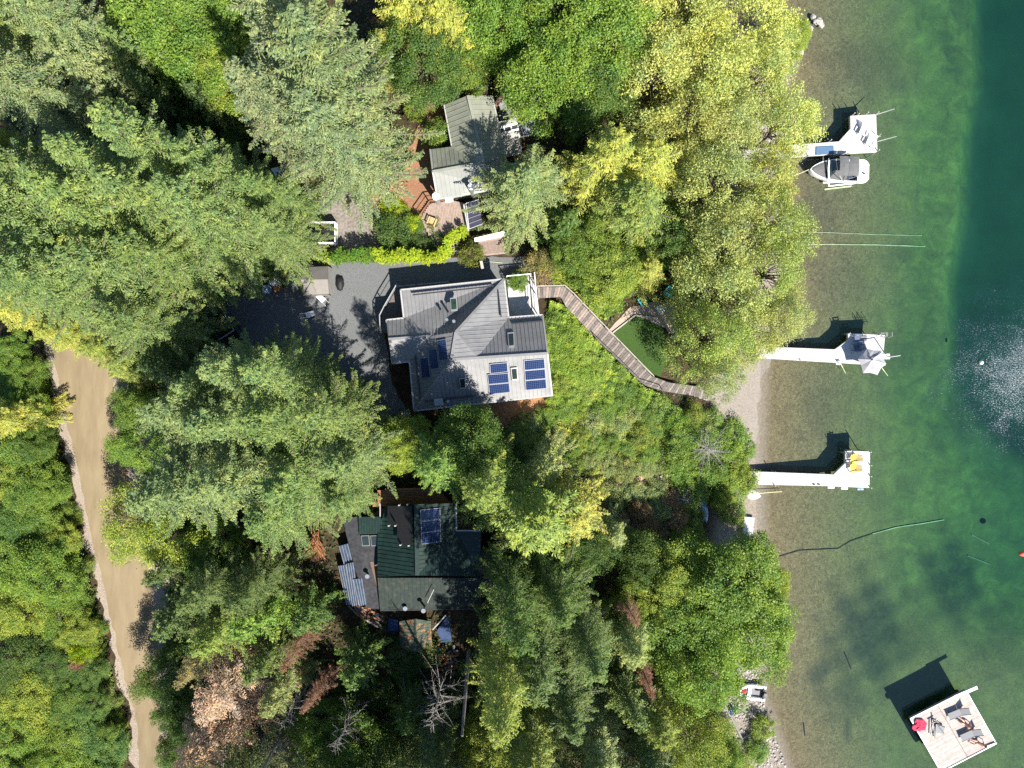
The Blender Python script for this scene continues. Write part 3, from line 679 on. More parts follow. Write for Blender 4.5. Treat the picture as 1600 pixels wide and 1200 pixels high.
# lower left, right of the road
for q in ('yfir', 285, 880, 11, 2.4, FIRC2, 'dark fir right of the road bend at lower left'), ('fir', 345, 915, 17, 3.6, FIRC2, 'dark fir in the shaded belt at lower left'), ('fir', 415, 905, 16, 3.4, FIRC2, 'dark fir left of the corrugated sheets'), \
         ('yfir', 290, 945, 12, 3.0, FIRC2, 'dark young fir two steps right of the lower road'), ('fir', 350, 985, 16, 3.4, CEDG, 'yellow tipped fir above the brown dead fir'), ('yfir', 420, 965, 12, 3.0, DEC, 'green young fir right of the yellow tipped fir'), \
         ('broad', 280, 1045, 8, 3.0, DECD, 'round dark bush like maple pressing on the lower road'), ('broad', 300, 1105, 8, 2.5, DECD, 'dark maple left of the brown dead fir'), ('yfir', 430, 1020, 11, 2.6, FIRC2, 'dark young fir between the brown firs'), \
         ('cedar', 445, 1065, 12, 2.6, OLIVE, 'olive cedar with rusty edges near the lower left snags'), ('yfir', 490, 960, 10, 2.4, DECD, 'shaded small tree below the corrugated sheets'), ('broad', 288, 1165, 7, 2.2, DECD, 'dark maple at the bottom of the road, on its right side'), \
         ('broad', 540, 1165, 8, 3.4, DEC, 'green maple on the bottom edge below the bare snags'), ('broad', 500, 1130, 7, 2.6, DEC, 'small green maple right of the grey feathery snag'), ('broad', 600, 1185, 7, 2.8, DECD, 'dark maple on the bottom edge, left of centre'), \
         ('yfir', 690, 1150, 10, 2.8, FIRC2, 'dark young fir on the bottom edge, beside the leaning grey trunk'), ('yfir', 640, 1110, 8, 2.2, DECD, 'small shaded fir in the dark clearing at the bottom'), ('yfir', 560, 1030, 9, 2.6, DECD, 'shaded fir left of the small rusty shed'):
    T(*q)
T('dead', 372, 1062, 13, 4.6, (0.46, 0.33, 0.245), 'brown dead fir with dry needles at lower left')
T('dead', 338, 1135, 12, 4.0, (0.46, 0.31, 0.22), 'brown dead fir on the bottom edge at lower left')
T('dead', 330, 1020, 13, 2.6, GOLD, 'half dead fir with golden brown needles at lower left')
T('dead', 470, 1000, 12, 1.6, RUSTC, 'narrow dead fir with rusty orange needles')
T('dead', 505, 1075, 10, 1.4, RUSTC, 'small rusty dead fir right of the grey feathery snag')
T('snag', 462, 1095, 9, 2.2, BROWN, 'grey feathery snag leaning out at lower left')
T('snag', 432, 1160, 10, 2.4, BROWN, 'grey feathery snag near the bottom edge at lower left')
T('snag', 680, 1095, 11, 2.6, BROWN, 'bare grey snag in the dark clearing below the small shed')
T('snag', 545, 1130, 11, 2.2, BROWN, 'thin bare snag above the green maple on the bottom edge')
# dark cedars lower middle
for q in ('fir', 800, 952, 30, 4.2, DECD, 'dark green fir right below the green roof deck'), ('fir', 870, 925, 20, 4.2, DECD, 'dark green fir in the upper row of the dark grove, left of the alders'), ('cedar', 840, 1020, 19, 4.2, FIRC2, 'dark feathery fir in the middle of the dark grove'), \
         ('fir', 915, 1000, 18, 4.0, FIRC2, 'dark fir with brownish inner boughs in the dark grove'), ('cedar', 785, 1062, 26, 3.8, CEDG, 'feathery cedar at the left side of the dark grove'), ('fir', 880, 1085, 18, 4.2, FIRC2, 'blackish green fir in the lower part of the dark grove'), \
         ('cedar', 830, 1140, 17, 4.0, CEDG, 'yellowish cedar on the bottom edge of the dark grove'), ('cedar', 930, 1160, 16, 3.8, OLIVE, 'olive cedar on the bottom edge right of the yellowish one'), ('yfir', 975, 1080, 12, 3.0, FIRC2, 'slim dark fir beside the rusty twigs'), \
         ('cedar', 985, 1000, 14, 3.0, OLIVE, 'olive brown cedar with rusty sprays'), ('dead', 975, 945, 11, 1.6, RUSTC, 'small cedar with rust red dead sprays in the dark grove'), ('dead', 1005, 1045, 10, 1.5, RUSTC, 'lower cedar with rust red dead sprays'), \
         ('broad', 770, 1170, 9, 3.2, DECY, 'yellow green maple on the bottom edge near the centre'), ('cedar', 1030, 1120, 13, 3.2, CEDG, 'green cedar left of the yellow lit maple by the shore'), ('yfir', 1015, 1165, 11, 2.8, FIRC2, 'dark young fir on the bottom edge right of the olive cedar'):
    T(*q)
# alders at the lower shore
for q in ('broad', 1125, 915, 11.5, 5.4, DEC, 'large bright alder on the shore, tallest of the lower shore alders'), ('broad', 1163, 968, 11, 4.3, DEC, 'bright alder leaning over the water at the lower shore'), ('broad', 1060, 960, 10, 4.3, DEC, 'alder on the inland side of the lower shore alders'), \
         ('broad', 1092, 1028, 12, 4.0, DEC, 'lowest of the bright shore alders, above the white dinghy'), ('broad', 1035, 905, 9, 3.4, DECY, 'small yellow green alder left of the large shore alder'), ('broad', 1190, 905, 8, 2.3, DECY, 'small alder at the waterline below the white board'), \
         ('airy', 1075, 1145, 10, 3.2, DECY, 'yellow lit maple left of the driftwood'), ('broad', 1120, 1185, 7, 2.6, DEC, 'small green maple on the bottom edge below the driftwood'), ('broad', 1000, 880, 8, 3.0, DECD, 'dark green maple above the dark grove'), ('broad', 985, 935, 8, 2.4, DECY, 'small bright maple between dark grove and shore alders'):
    T(*q)
# middle, around and below the big house
for q in ('broad', 735, 690, 17, 3.2, DECD, 'dark green maple touching the lower eave of the big grey roof'), ('cedar', 690, 722, 21, 3.8, DEC, 'green cedar above the solar panels of the green roof'), ('cedar', 765, 748, 22, 3.8, CEDG, 'yellow green cedar overhanging the top right of the green roof'), \
         ('broad', 630, 690, 8, 2.4, DECY, 'small yellow green maple between the two lower houses'), ('cedar', 820, 800, 19, 6.0, CEDG, 'wide yellow cedar with a star of bare inner branches'), ('cedar', 890, 800, 15, 4.2, CEDY, 'yellow cedar right of the star shaped cedar'), \
         ('cedar', 850, 730, 12, 3.2, OLIVE, 'thin olive cedar on the slope below the big house'), ('broad', 800, 700, 7, 2.4, DECD, 'dark shrubby maple below the white roof corner'), ('broad', 905, 850, 8, 2.8, DECD, 'dark maple right of the wide yellow cedar'), ('cedar', 955, 835, 8, 2.4, OLIVE, 'olive shrubby cedar with red sprays on the slope'):
    T(*q)
# upper middle
for q in ('cedar', 640, 30, 18, 3.8, CEDY, 'yellow cedar on the top edge, just right of the great pale fir'), ('cedar', 700, 50, 18, 4.2, CEDY, 'yellow cedar on the top edge above the white shed wall'), ('cedar', 615, 95, 12, 2.2, CEDY, 'small yellow cedar caught in the side of the largest fir'), \
         ('broad', 672, 110, 13, 3.4, DECD, 'dark green maple left of the little shed roof'), ('broad', 765, 40, 13, 4.2, DEC, 'green maple on the top edge above the fallen trunk'), ('broad', 725, 100, 10, 2.8, DEC, 'light green maple just above the little shed roof'), \
         ('broad', 805, 25, 11, 3.6, DEC, 'green maple on the top edge, right of the fallen trunk'), ('broad', 880, 40, 14, 4.8, DEC, 'large rounded maple on the top edge'), ('broad', 935, 75, 14, 4.6, DEC, 'large rounded maple, right of two'), ('broad', 865, 120, 13, 4.4, DEC, 'maple right of the slate patio'), \
         ('broad', 925, 150, 11, 3.6, DECD, 'shaded maple below the large rounded maples'), ('fir', 822, 300, 17, 5.4, (0.225, .285, .10), 'light green fir with a clear star shape, over the sage roof edge'), ('cedar', 935, 265, 17, 4.8, CEDY, 'golden green cedar right of the star shaped fir'), \
         ('cedar', 985, 330, 16, 4.4, CEDG, 'green cedar in the middle of the cedar slope'), ('cedar', 1000, 270, 16, 4.2, CEDY, 'golden cedar left of the hidden dock path'), ('broad', 905, 392, 8, 2.6, DEC, 'bright maple right of the deck corner of the big house'), \
         ('broad', 955, 425, 8, 3.2, DECY, 'bright shrubby maple above the boardwalk bend'), ('cedar', 1008, 430, 10, 2.5, CEDY, 'yellow cedar overhanging the paved patio'), ('broad', 1045, 375, 10, 3.4, DECD, 'dark green maple in the shade of the golden cedars'), ('yfir', 880, 350, 9, 2.6, DECD, 'small shaded fir right of the star shaped fir'):
    T(*q)
for q in ('airy', 985, 35, 14, 4.4, ALDY, 'yellow alder on the top edge, left of the shore alders'), ('airy', 1060, 45, 15, 4.8, ALDY, 'yellow alder on the top edge above the shore'), ('airy', 1135, 50, 14, 4.8, ALDY, 'yellow alder on the top edge nearest the water'), \
         ('airy', 1010, 130, 14, 4.4, ALDY, 'yellow alder in the second row, left side'), ('airy', 1095, 135, 15, 4.8, ALDY, 'yellow alder in the second row, middle'), ('airy', 1165, 140, 13, 4.2, ALDY, 'yellow alder in the second row, by the waterline'), \
         ('airy', 1120, 215, 13, 4.0, (0.33, 0.37, 0.13), 'olive alder over the hidden start of the first dock'), ('airy', 1213, 200, 12, 3.4, ALDY, 'yellow alder leaning out over the first dock'), ('airy', 1060, 205, 13, 3.8, ALDY, 'yellow alder inland of the olive alder'), \
         ('airy', 1190, 290, 13, 3.5, ALDY, 'yellow alder leaning out toward the moored motorboat'), ('airy', 1110, 300, 14, 4.2, (0.33, 0.37, 0.13), 'olive alder inland of the moored motorboat'), ('airy', 1195, 355, 13, 3.8, (0.30, 0.36, 0.09), 'alder at the waterline beside the sunken pale hoses'), \
         ('airy', 1115, 385, 14, 4.4, (0.33, 0.37, 0.13), 'olive alder in the middle of the shore row'), ('airy', 1185, 430, 13, 3.8, (0.30, 0.36, 0.09), 'green gold alder at the waterline above the umbrella dock'), ('airy', 1115, 465, 13, 4.2, (0.33, 0.37, 0.13), 'thin leaved alder right of the paved patio'), \
         ('airy', 1208, 498, 11, 3.0, (0.33, 0.37, 0.13), 'alder overhanging the umbrella dock walkway'), ('airy', 1150, 520, 12, 3.6, (0.33, 0.37, 0.13), 'thin alder above the beach sand'), ('airy', 1098, 535, 15, 3.2, (0.30, 0.36, 0.09), 'thin leaved alder right of the small lawn'), ('airy', 1108, 578, 13, 2.6, (0.33, 0.37, 0.13), 'lowest thin alder, at the head of the beach'):
    T(*q)
T('broad', 1220, 62, 5, 2.4, DECY, 'low green shrub tree on the rocky point at the top')
T('bush', 1212, 95, 2.5, 1.8, DEC, 'low green bush beside the pale boulders')

# left of the road: shrubby alders
LR = ((20, 555), (41, 590), (15, 610), (51, 640), (40, 700), (62, 690), (12, 740), (60, 760), (77, 765), (25, 810), (80, 825), (94, 845), (20, 880), (70, 895), (106, 905), (35, 950), (95, 965), (123, 985), (20, 1020), (80, 1035), (136, 1050),
      (40, 1090), (105, 1105), (147, 1100), (20, 1150), (80, 1165), (140, 1165), (162, 1150), (130, 1020), (50, 1205), (120, 1210), (162, 1205))
for (x, y), rl in zip(LR, rowlabels(LR)):
    cl = rnd.choice((DEC, DEC, DECD, DECY, (0.11, 0.19, 0.045)))
    T('broad', x, y, (rnd.uniform(3.5, 6.0) if x < 80 else rnd.uniform(2.2, 3.8)), (rnd.uniform(2.2, 3.3) if x < (y - 480) * 0.22 else rnd.uniform(1.5, 2.0)), cl, huename(cl) + ' alder in the thicket left of the road, ' + rl, 'alders in the thicket left of the dirt road')
T('bush', 132, 1015, 3.5, 1.0, LIME, 'small yellow bush in the thicket left of the road'); T('bush', 131, 1029, 3.0, 0.8, RUSTC, 'small red bush in the thicket left of the road')

# the clipped hedge: one shrub after another
for i in range(18):
    px = 502 + i * 11.2
    col = LIME if (i < 2 or i > 7) else (0.10, 0.19, 0.02)
    T('hedge', px, 400 - i * 0.06 + rnd.uniform(-1, 1), 2.3, 0.55, col, ORD[i] + ' clipped cedar from the left in the lime hedge above the driveway', 'clipped cedars of the lime hedge', zg=None)
for i, (px, py) in enumerate(((706, 372), (714, 366), (722, 362), (700, 381), (699, 391))):
    T('hedge', px, py, 1.8, 0.45, LIME, ORD[i] + ' lime shrub from the top in the row edging the cabin deck', 'lime shrubs beside the cabin deck')
T('bush', 645, 348, 1.6, 1.0, LIME, 'lime yellow shrub at the left corner of the cabin deck'); T('bush', 737, 397, 1.8, 1.3, (0.18, 0.19, .03), 'yellow green shrub right of the hedge end')
T('bush', 615, 325, 1.4, 1.3, LIME, 'yellow shrub below the largest pale fir'); T('bush', 618, 362, 2, 2.1, DECD, 'dark green shrub in the bed above the hedge')
T('bush', 688, 208, 2.6, 1.5, DEC, 'bright green shrub against the left wall of the sage roofed cabin'); T('bush', 650, 172, 2, 1.1, DECY, 'yellow green shrub at the top of the mulch path')
T('bush', 843, 412, 2.4, 1.5, GOLD, 'golden orange shrub beyond the deck corner'); T('bush', 848, 432, 1.6, 1.1, (0.34, .22, .16), 'pink flowering shrub beyond the deck corner')
T('bush', 812, 440, 1.6, 1.0, DEC, 'green planter shrub on the upper end of the white deck'); T('bush', 801, 440, 1.6, .9, DEC, 'small planter shrub next to the roof corner')

# shrubs of the slopes, grouped by place
WALK = [(835, 457), (880, 455), (895, 470), (1012, 596), (1040, 606), (1112, 617)]
def segd(x, y, a, b):
    dx, dy = b[0] - a[0], b[1] - a[1]; t = max(0, min(1, ((x - a[0]) * dx + (y - a[1]) * dy) / (dx * dx + dy * dy)))
    return math.hypot(x - a[0] - t * dx, y - a[1] - t * dy)
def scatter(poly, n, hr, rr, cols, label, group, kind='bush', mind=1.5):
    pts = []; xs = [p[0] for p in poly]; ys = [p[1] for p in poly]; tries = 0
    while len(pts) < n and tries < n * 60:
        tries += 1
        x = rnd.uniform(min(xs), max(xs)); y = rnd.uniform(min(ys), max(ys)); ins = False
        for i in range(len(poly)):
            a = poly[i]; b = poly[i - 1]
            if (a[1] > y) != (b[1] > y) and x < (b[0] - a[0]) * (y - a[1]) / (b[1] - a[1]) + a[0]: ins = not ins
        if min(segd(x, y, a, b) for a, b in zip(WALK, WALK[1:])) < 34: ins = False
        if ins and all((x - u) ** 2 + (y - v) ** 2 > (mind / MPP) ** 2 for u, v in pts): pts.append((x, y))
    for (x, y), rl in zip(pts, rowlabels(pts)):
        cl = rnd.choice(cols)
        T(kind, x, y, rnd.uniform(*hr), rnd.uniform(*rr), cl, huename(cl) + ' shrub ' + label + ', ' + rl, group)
BR = (0.24, 0.33, 0.045)
scatter([(846, 470), (885, 490), (930, 535), (1000, 605), (1020, 635), (868, 640), (862, 560), (855, 500)], 60, (0.7, 1.3), (1.0, 1.5), (BR, BR, DEC, (0.27, 0.34, .06)), 'on the bank right of the big house', 'shrubs on the bank below the big house', mind=1.15)
scatter([(880, 405), (985, 405), (975, 450), (945, 480), (925, 485), (895, 440), (845, 430), (850, 420)], 18, (1.5, 2.6), (1.3, 1.9), (DEC, DECY, DEC), 'above the boardwalk bend', 'shrubs above the boardwalk bend')
scatter([(850, 640), (1010, 640), (1060, 690), (1040, 730), (900, 740), (830, 720), (820, 660)], 34, (0.7, 1.4), (0.9, 1.5), (DEC, DECY, OLIVE, DEC), 'on the grass slope below the boardwalk', 'shrubs on the grass slope', mind=1.5)
scatter([(1010, 615), (1110, 635), (1165, 690), (1162, 760), (1140, 820), (1115, 770), (1080, 780), (1060, 760), (1050, 690)], 36, (1.0, 2.3), (1.1, 1.8), ((0.2, .3, .05), (0.22, .3, .07), DECY, DEC), 'by the shore above the lowest dock', 'shrubs on the shore bank above the third dock', mind=1.3)
scatter([(915, 765), (1040, 765), (1090, 830), (1080, 870), (960, 870), (900, 800)], 26, (1.0, 2.0), (1.0, 1.6), (OLIVE, DECY, DEC, (0.30, .20, .10)), 'below the dusty garden path', 'shrubs below the garden path', mind=1.4)
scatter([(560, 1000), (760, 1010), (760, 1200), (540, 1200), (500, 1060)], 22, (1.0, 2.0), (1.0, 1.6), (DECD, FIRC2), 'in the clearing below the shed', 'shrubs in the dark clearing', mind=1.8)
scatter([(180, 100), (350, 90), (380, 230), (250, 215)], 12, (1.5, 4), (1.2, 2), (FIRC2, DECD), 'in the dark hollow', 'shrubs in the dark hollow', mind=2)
scatter([(1060, 1120), (1200, 1130), (1220, 1200), (1080, 1200)], 7, (1.0, 2.0), (1.0, 1.5), (DEC, DECY), 'by the driftwood on the bottom edge', 'shrubs by the driftwood', mind=2)
scatter([(620, 350), (700, 350), (695, 392), (600, 392)], 7, (0.8, 1.4), (0.8, 1.2), (DECD, (0.06, .07, .03)), 'in the bed above the lime hedge', 'shrubs in the bed above the hedge', mind=1.4)
T('bareshrub', 1100, 705, 5, 4.2, BROWN, 'bare grey twiggy shrub on the shore bank'); T('bareshrub', 1070, 775, 3, 2.0, BROWN, 'small bare shrub left of the blue covered canoe'); T('bareshrub', 300, 800, 6, 2.4, BROWN, 'pale bare twigs poking out beside the yellow green maple')
# forest beyond the picture's lower edge and sides, whose shade falls into view
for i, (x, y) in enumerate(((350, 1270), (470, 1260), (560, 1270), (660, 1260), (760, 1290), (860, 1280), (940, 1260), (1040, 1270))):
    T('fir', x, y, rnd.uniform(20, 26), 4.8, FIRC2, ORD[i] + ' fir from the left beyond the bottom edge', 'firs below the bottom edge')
scatter([(52, 600), (72, 600), (96, 720), (124, 830), (152, 945), (176, 1050), (190, 1130), (190, 1200), (166, 1200), (150, 1060), (104, 860), (64, 720)], 34, (0.6, 1.3), (0.6, 0.9), (DEC, DECY, (0.2, 0.26, .06), OLIVE), 'along the left edge of the dirt road', 'verge shrubs left of the road', mind=0.9)

# low ground cover of the wood floor
def ground_cover():
    g = np.random.default_rng(5); n = 90000
    x = g.uniform(-56, 26, n); y = g.uniform(-42, 42, n); z = terr(x, y)
    keep = z > 0.75
    def outside(poly, m=0):
        w = [G(*p) for p in poly]; ins = np.zeros(n, bool)
        for i in range(len(w)):
            a = w[i]; b = w[i - 1]
            c = ((a.y > y) != (b.y > y)) & (x < (b.x - a.x) * (y - a.y) / ((b.y - a.y) + 1e-12) + a.x); ins ^= c
        return ~ins
    for poly in ([(55, 400), (104, 720), (158, 940), (204, 1130), (208, 1240), (275, 1240), (262, 950), (225, 780), (200, 600), (160, 400)], [(318, 500), (400, 440), (440, 400), (450, 340), (640, 300), (700, 340), (700, 395), (840, 400), (845, 460), (600, 660), (380, 600)],
                 [(940, 520), (985, 475), (1060, 470), (1062, 530), (1030, 600), (955, 560)], [(600, 440), (850, 430), (865, 640), (640, 650)], [(525, 765), (780, 765), (780, 960), (530, 960)], [(665, 140), (780, 140), (800, 330), (640, 340), (640, 200)],
                 [(1105, 600), (1180, 520), (1240, 560), (1200, 760)], [(760, 140), (850, 140), (850, 220), (770, 220)], [(835, 440), (885, 445), (1015, 585), (1110, 605), (1105, 625), (1010, 600), (880, 470), (840, 465)], [(745, 620), (865, 612), (870, 645), (750, 650)]):
        keep &= outside(poly)
    x, y, z = x[keep], y[keep], z[keep]; n = len(x)
    cl = np.sin(x * 0.8 + 2 * np.sin(y * 0.5)) * np.sin(y * 0.9 + x * 0.2)
    C = np.stack([x, y, z + 0.05 + g.uniform(0, 0.35, n) * (0.6 + 0.4 * cl)], -1)
    a = g.uniform(0, 6.28, n); U = np.stack([np.cos(a), np.sin(a), g.normal(0, .3, n)], -1) * g.uniform(.06, .2, n)[:, None]
    V = np.stack([-np.sin(a), np.cos(a), g.normal(0, .3, n)], -1) * g.uniform(.04, .09, n)[:, None]
    me = leaves_mesh('ferns', C, U, V, 0.4 + 0.25 * cl + g.normal(0, .12, n), LEAF)
    o = bpy.data.objects.new('ground_cover', me); COL.objects.link(o); o.color = (0.085, 0.125, 0.035, 1)
    prop(o, 'low ferns and leaves covering the ground between the trees', 'ground cover', None, 'stuff')
ground_cover()

def carpet(name, poly, n, col, hmax, label, seed, size=.10):
    g = np.random.default_rng(seed); w = [G(*p) for p in poly]
    xs = [p.x for p in w]; ys = [p.y for p in w]
    x = g.uniform(min(xs), max(xs), n); y = g.uniform(min(ys), max(ys), n); ins = np.zeros(n, bool)
    for i in range(len(w)):
        a = w[i]; b = w[i - 1]
        ins ^= ((a.y > y) != (b.y > y)) & (x < (b.x - a.x) * (y - a.y) / ((b.y - a.y) + 1e-12) + a.x)
    x, y = x[ins], y[ins]; n = len(x); z = terr(x, y)
    hill = 0.5 + 0.28 * np.sin(x * 2.1 + 1.5 * np.sin(y * 1.3)) * np.sin(y * 2.4 + x * 0.6) + 0.22 * np.sin(x * 4.7 + y * 3.1) * np.sin(y * 5.3 - x * 2)
    C = np.stack([x, y, z + 0.05 + hmax * hill * g.uniform(.45, 1.0, n)], -1)
    nr = np.stack([g.normal(0, .55, n), g.normal(0, .55, n), np.ones(n)], -1); nr /= np.linalg.norm(nr, axis=1)[:, None]
    U = np.cross(nr, g.normal(0, 1, (n, 3))); U /= np.linalg.norm(U, axis=1)[:, None]; V = np.cross(nr, U); s = size * g.uniform(.6, 1.35, n)
    me = leaves_mesh(name, C, U * s[:, None], V * (s * .6)[:, None], 0.3 + 0.35 * hill + g.normal(0, .13, n), LEAF)
    o = bpy.data.objects.new(name, me); COL.objects.link(o); o.color = (*col, 1); prop(o, label, 'ground cover', None, 'stuff')
carpet('low_undergrowth', [(858, 470), (884, 480), (930, 532), (1004, 604), (1030, 615), (1000, 640), (866, 628), (856, 540)], 60000, (0.25, 0.34, 0.05), 1.0, 'bright green low growth covering the bank right of the big house', 21)
carpet('slope_undergrowth', [(850, 640), (1000, 640), (1110, 640), (1165, 700), (1160, 760), (1060, 730), (1000, 735), (900, 742), (840, 720)], 70000, (0.27, 0.31, 0.065), 0.7, 'yellow green low growth on the slope below the boardwalk', 22, .09)
carpet('mixed_undergrowth', [(900, 775), (1050, 765), (1100, 800), (1090, 870), (940, 870)], 36000, (0.20, 0.24, 0.06), 0.8, 'olive low growth below the dusty garden path', 23)
carpet('verge_undergrowth', [(40, 560), (74, 590), (97, 720), (122, 822), (152, 945), (176, 1045), (193, 1130), (195, 1210), (120, 1210), (90, 900), (40, 700)], 60000, (0.19, 0.25, 0.05), 0.7, 'green low growth along the left verge of the dirt road', 24)
carpet('patio_undergrowth', [(850, 425), (990, 405), (985, 455), (945, 500), (930, 495), (895, 452), (850, 442)], 26000, (0.24, 0.31, 0.05), 1.0, 'green low growth between boardwalk bend and cedars', 25)

# ------------------------------------------------------------------ roofs and houses
def fit_plane(pts):
    A = np.array([(p.x, p.y, 1) for p in pts]); z = np.array([p.z for p in pts])
    return np.linalg.lstsq(A, z, rcond=None)[0]

def clip_line(poly, p0, d):
    """intersections (parameters) of the line p0 + t d with a 2-D polygon"""
    ts = []
    n = len(poly)
    for i in range(n):
        a = poly[i]; b = poly[(i + 1) % n]
        ex, ey = b.x - a.x, b.y - a.y
        den = d.x * ey - d.y * ex
        if abs(den) < 1e-9: continue
        t = ((a.x - p0.x) * ey - (a.y - p0.y) * ex) / den
        u = ((a.x - p0.x) * d.y - (a.y - p0.y) * d.x) / den
        if -1e-9 <= u < 1 - 1e-9: ts.append(t)
    ts.sort(); return ts

def roof_slope(parent, pts, seam, m, spacing=0.42, rib=0.045, hgt=0.045, thick=0.10, name='roof_slope'):
    W3 = [P(*p) for p in pts]; n = len(W3)
    tris = geometry.tessellate_polygon([W3])
    b = MB(); low = [p - Vector((0, 0, thick)) for p in W3]
    fs = []
    for t in tris:
        a, c, e = (W3[i] for i in t)
        up = (c - a).cross(e - a).z > 0
        t = tuple(t) if up else tuple(reversed(t))
        fs.append(t); fs.append(tuple(i + n for i in reversed(t)))
    A = sum((W3[i].x * W3[(i + 1) % n].y - W3[(i + 1) % n].x * W3[i].y) for i in range(n))
    for i in range(n):
        q = (i, i + n, (i + 1) % n + n, (i + 1) % n); fs.append(q if A > 0 else q[::-1])
    b.add(W3 + low, fs)
    def zat(x, y):
        best = None
        for t in tris:
            a, c, e = (W3[i] for i in t)
            den = (c.y - e.y) * (a.x - e.x) + (e.x - c.x) * (a.y - e.y)
            if abs(den) < 1e-9: continue
            u = ((c.y - e.y) * (x - e.x) + (e.x - c.x) * (y - e.y)) / den; v = ((e.y - a.y) * (x - e.x) + (a.x - e.x) * (y - e.y)) / den; w = 1 - u - v
            k = min(u, v, w)
            if best is None or k > best[0]: best = (k, u * a.z + v * c.z + w * e.z)
        return best[1]
    s0, s1 = P(*seam[0]), P(*seam[1]); d = Vector((s1.x - s0.x, s1.y - s0.y, 0)).normalized(); nrm = Vector((-d.y, d.x, 0))
    ks = [p.x * nrm.x + p.y * nrm.y for p in W3]
    k = min(ks) + spacing * 0.5
    while k < max(ks) - 0.05:
        p0 = nrm * k
        ts = clip_line(W3, p0, d)
        for t0, t1 in zip(ts[::2], ts[1::2]):
            if t1 - t0 > 0.15:
                prev = None; ns = 7
                for i in range(ns + 1):
                    q = p0 + d * (t0 + 0.02 + (t1 - t0 - 0.04) * i / ns); q = Vector((q.x, q.y, zat(q.x, q.y) + hgt * 0.35))
                    if prev is not None: b.bar(prev, q, rib, hgt)
                    prev = q
        k += spacing
    return b.build(name, m, parent)

def line(parent, name, pts, w, h, m, dz=0.0):
    b = MB(); q = [P(p[0], p[1], p[2] + dz) for p in pts]
    for u, v in zip(q, q[1:]): b.bar(u, v, w, h)
    return b.build(name, m, parent)

def uvpanel(parent, name, q, m, lift, t=0.04):
    """q: four world corners (top left, top right, bottom right, bottom left) of one panel; UVs in metres"""
    n = (q[1] - q[0]).cross(q[3] - q[0]).normalized()
    if n.z < 0: n = -n
    top = [p + n * (lift + t) for p in q]; bot = [p + n * lift for p in q]
    off = WLOC[parent.name]
    me = bpy.data.meshes.new(name)
    me.from_pydata([tuple(p - off) for p in top + bot], [], [(0, 3, 2, 1), (4, 5, 6, 7), (0, 1, 5, 4), (1, 2, 6, 5), (2, 3, 7, 6), (3, 0, 4, 7)])
    uv = me.uv_layers.new(); wdt = (q[1] - q[0]).length; hh = (q[3] - q[0]).length
    for lp in me.loops:
        k = lp.vertex_index % 4
        uv.data[lp.index].uv = ((0, 0), (wdt, 0), (wdt, hh), (0, hh))[k]
    me.materials.append(m); o = bpy.data.objects.new(name, me); COL.objects.link(o); o.parent = parent; WLOC[o.name] = off
    return o

def solar(parent, quad, nrow, plane, name='solar_panel'):
    """quad: 4 pixel corners on a roof plane (fitted a,c,e); divided into nrow panels from top to bottom"""
    a, c, e = plane
    def on(px, py):
        z = 8.0
        for _ in range(8):
            p = P(px, py, z); z = a * p.x + c * p.y + e
        return P(px, py, z)
    w = [on(*p) for p in quad]
    for r in range(nrow):
        f0, f1 = r / nrow, (r + 1) / nrow
        q = [w[0].lerp(w[3], f0), w[1].lerp(w[2], f0), w[1].lerp(w[2], f1), w[0].lerp(w[3], f1)]
        c0 = sum(q, Vector()) / 4
        fr = [c0 + (p - c0) * 0.985 for p in q]; ce = [c0 + (p - c0) * 0.985 for p in q]
        ux = (q[1] - q[0]).normalized() * 0.05; uy = (q[3] - q[0]).normalized() * 0.05
        ce = [fr[0] + ux + uy, fr[1] - ux + uy, fr[2] - ux - uy, fr[3] + ux - uy]
        f = uvpanel(parent, name, fr, PVFRAME, 0.10, 0.035)
        uvpanel(f, 'cells', ce, PV, 0.137, 0.006)

def skylight(parent, pts, plane, m=None):
    a, c, e = plane
    def on(px, py):
        z = 8.0
        for _ in range(8):
            p = P(px, py, z); z = a * p.x + c * p.y + e
        return P(px, py, z)
    q = [on(*p) for p in pts]
    c0 = sum(q, Vector()) / 4; up = Vector((0, 0, 0.22))
    b = MB(); b.slab([p + up for p in q], 0.26); f = b.build('skylight', TRIM, parent)
    b = MB(); b.slab([c0 + (p - c0) * 0.78 + up + Vector((0, 0, 0.02)) for p in q], 0.02); b.build('glass', m or SKYGLASS, f)

def walls(parent, pts, z0, z1, m):
    """wall ring under the roof, inset from the eaves; pts = eave corners in pixels at height z1"""
    w = [P(x, y, z1) for x, y in pts]; c = sum(w, Vector()) / len(w)
    w = [p + (c - p).normalized() * 0.35 for p in w]
    b = MB(); b.slab([Vector((p.x, p.y, z1 - 0.12)) for p in w], z1 - 0.12 - z0)
    return b.build('wall', m, parent), w

def windows_on(parent, a, b_, z, n, w=1.1, h=1.2):
    """n windows along the wall edge a-b, each frame with its pane"""
    d = (b_ - a); L = d.length; d.normalize(); out = Vector((d.y, -d.x, 0)); ang = math.atan2(d.y, d.x)
    for i in range(n):
        c = a + d * L * (i + 0.5) / n
        m = MB(); m.box((c.x + out.x * 0.02, c.y + out.y * 0.02, z), (w, 0.10, h), ang); f = m.build('window', WHITEPAINT, parent)
        m = MB(); m.box((c.x + out.x * 0.05, c.y + out.y * 0.05, z), (w - 0.16, 0.09, h - 0.16), ang); m.build('pane', GLASS, f)

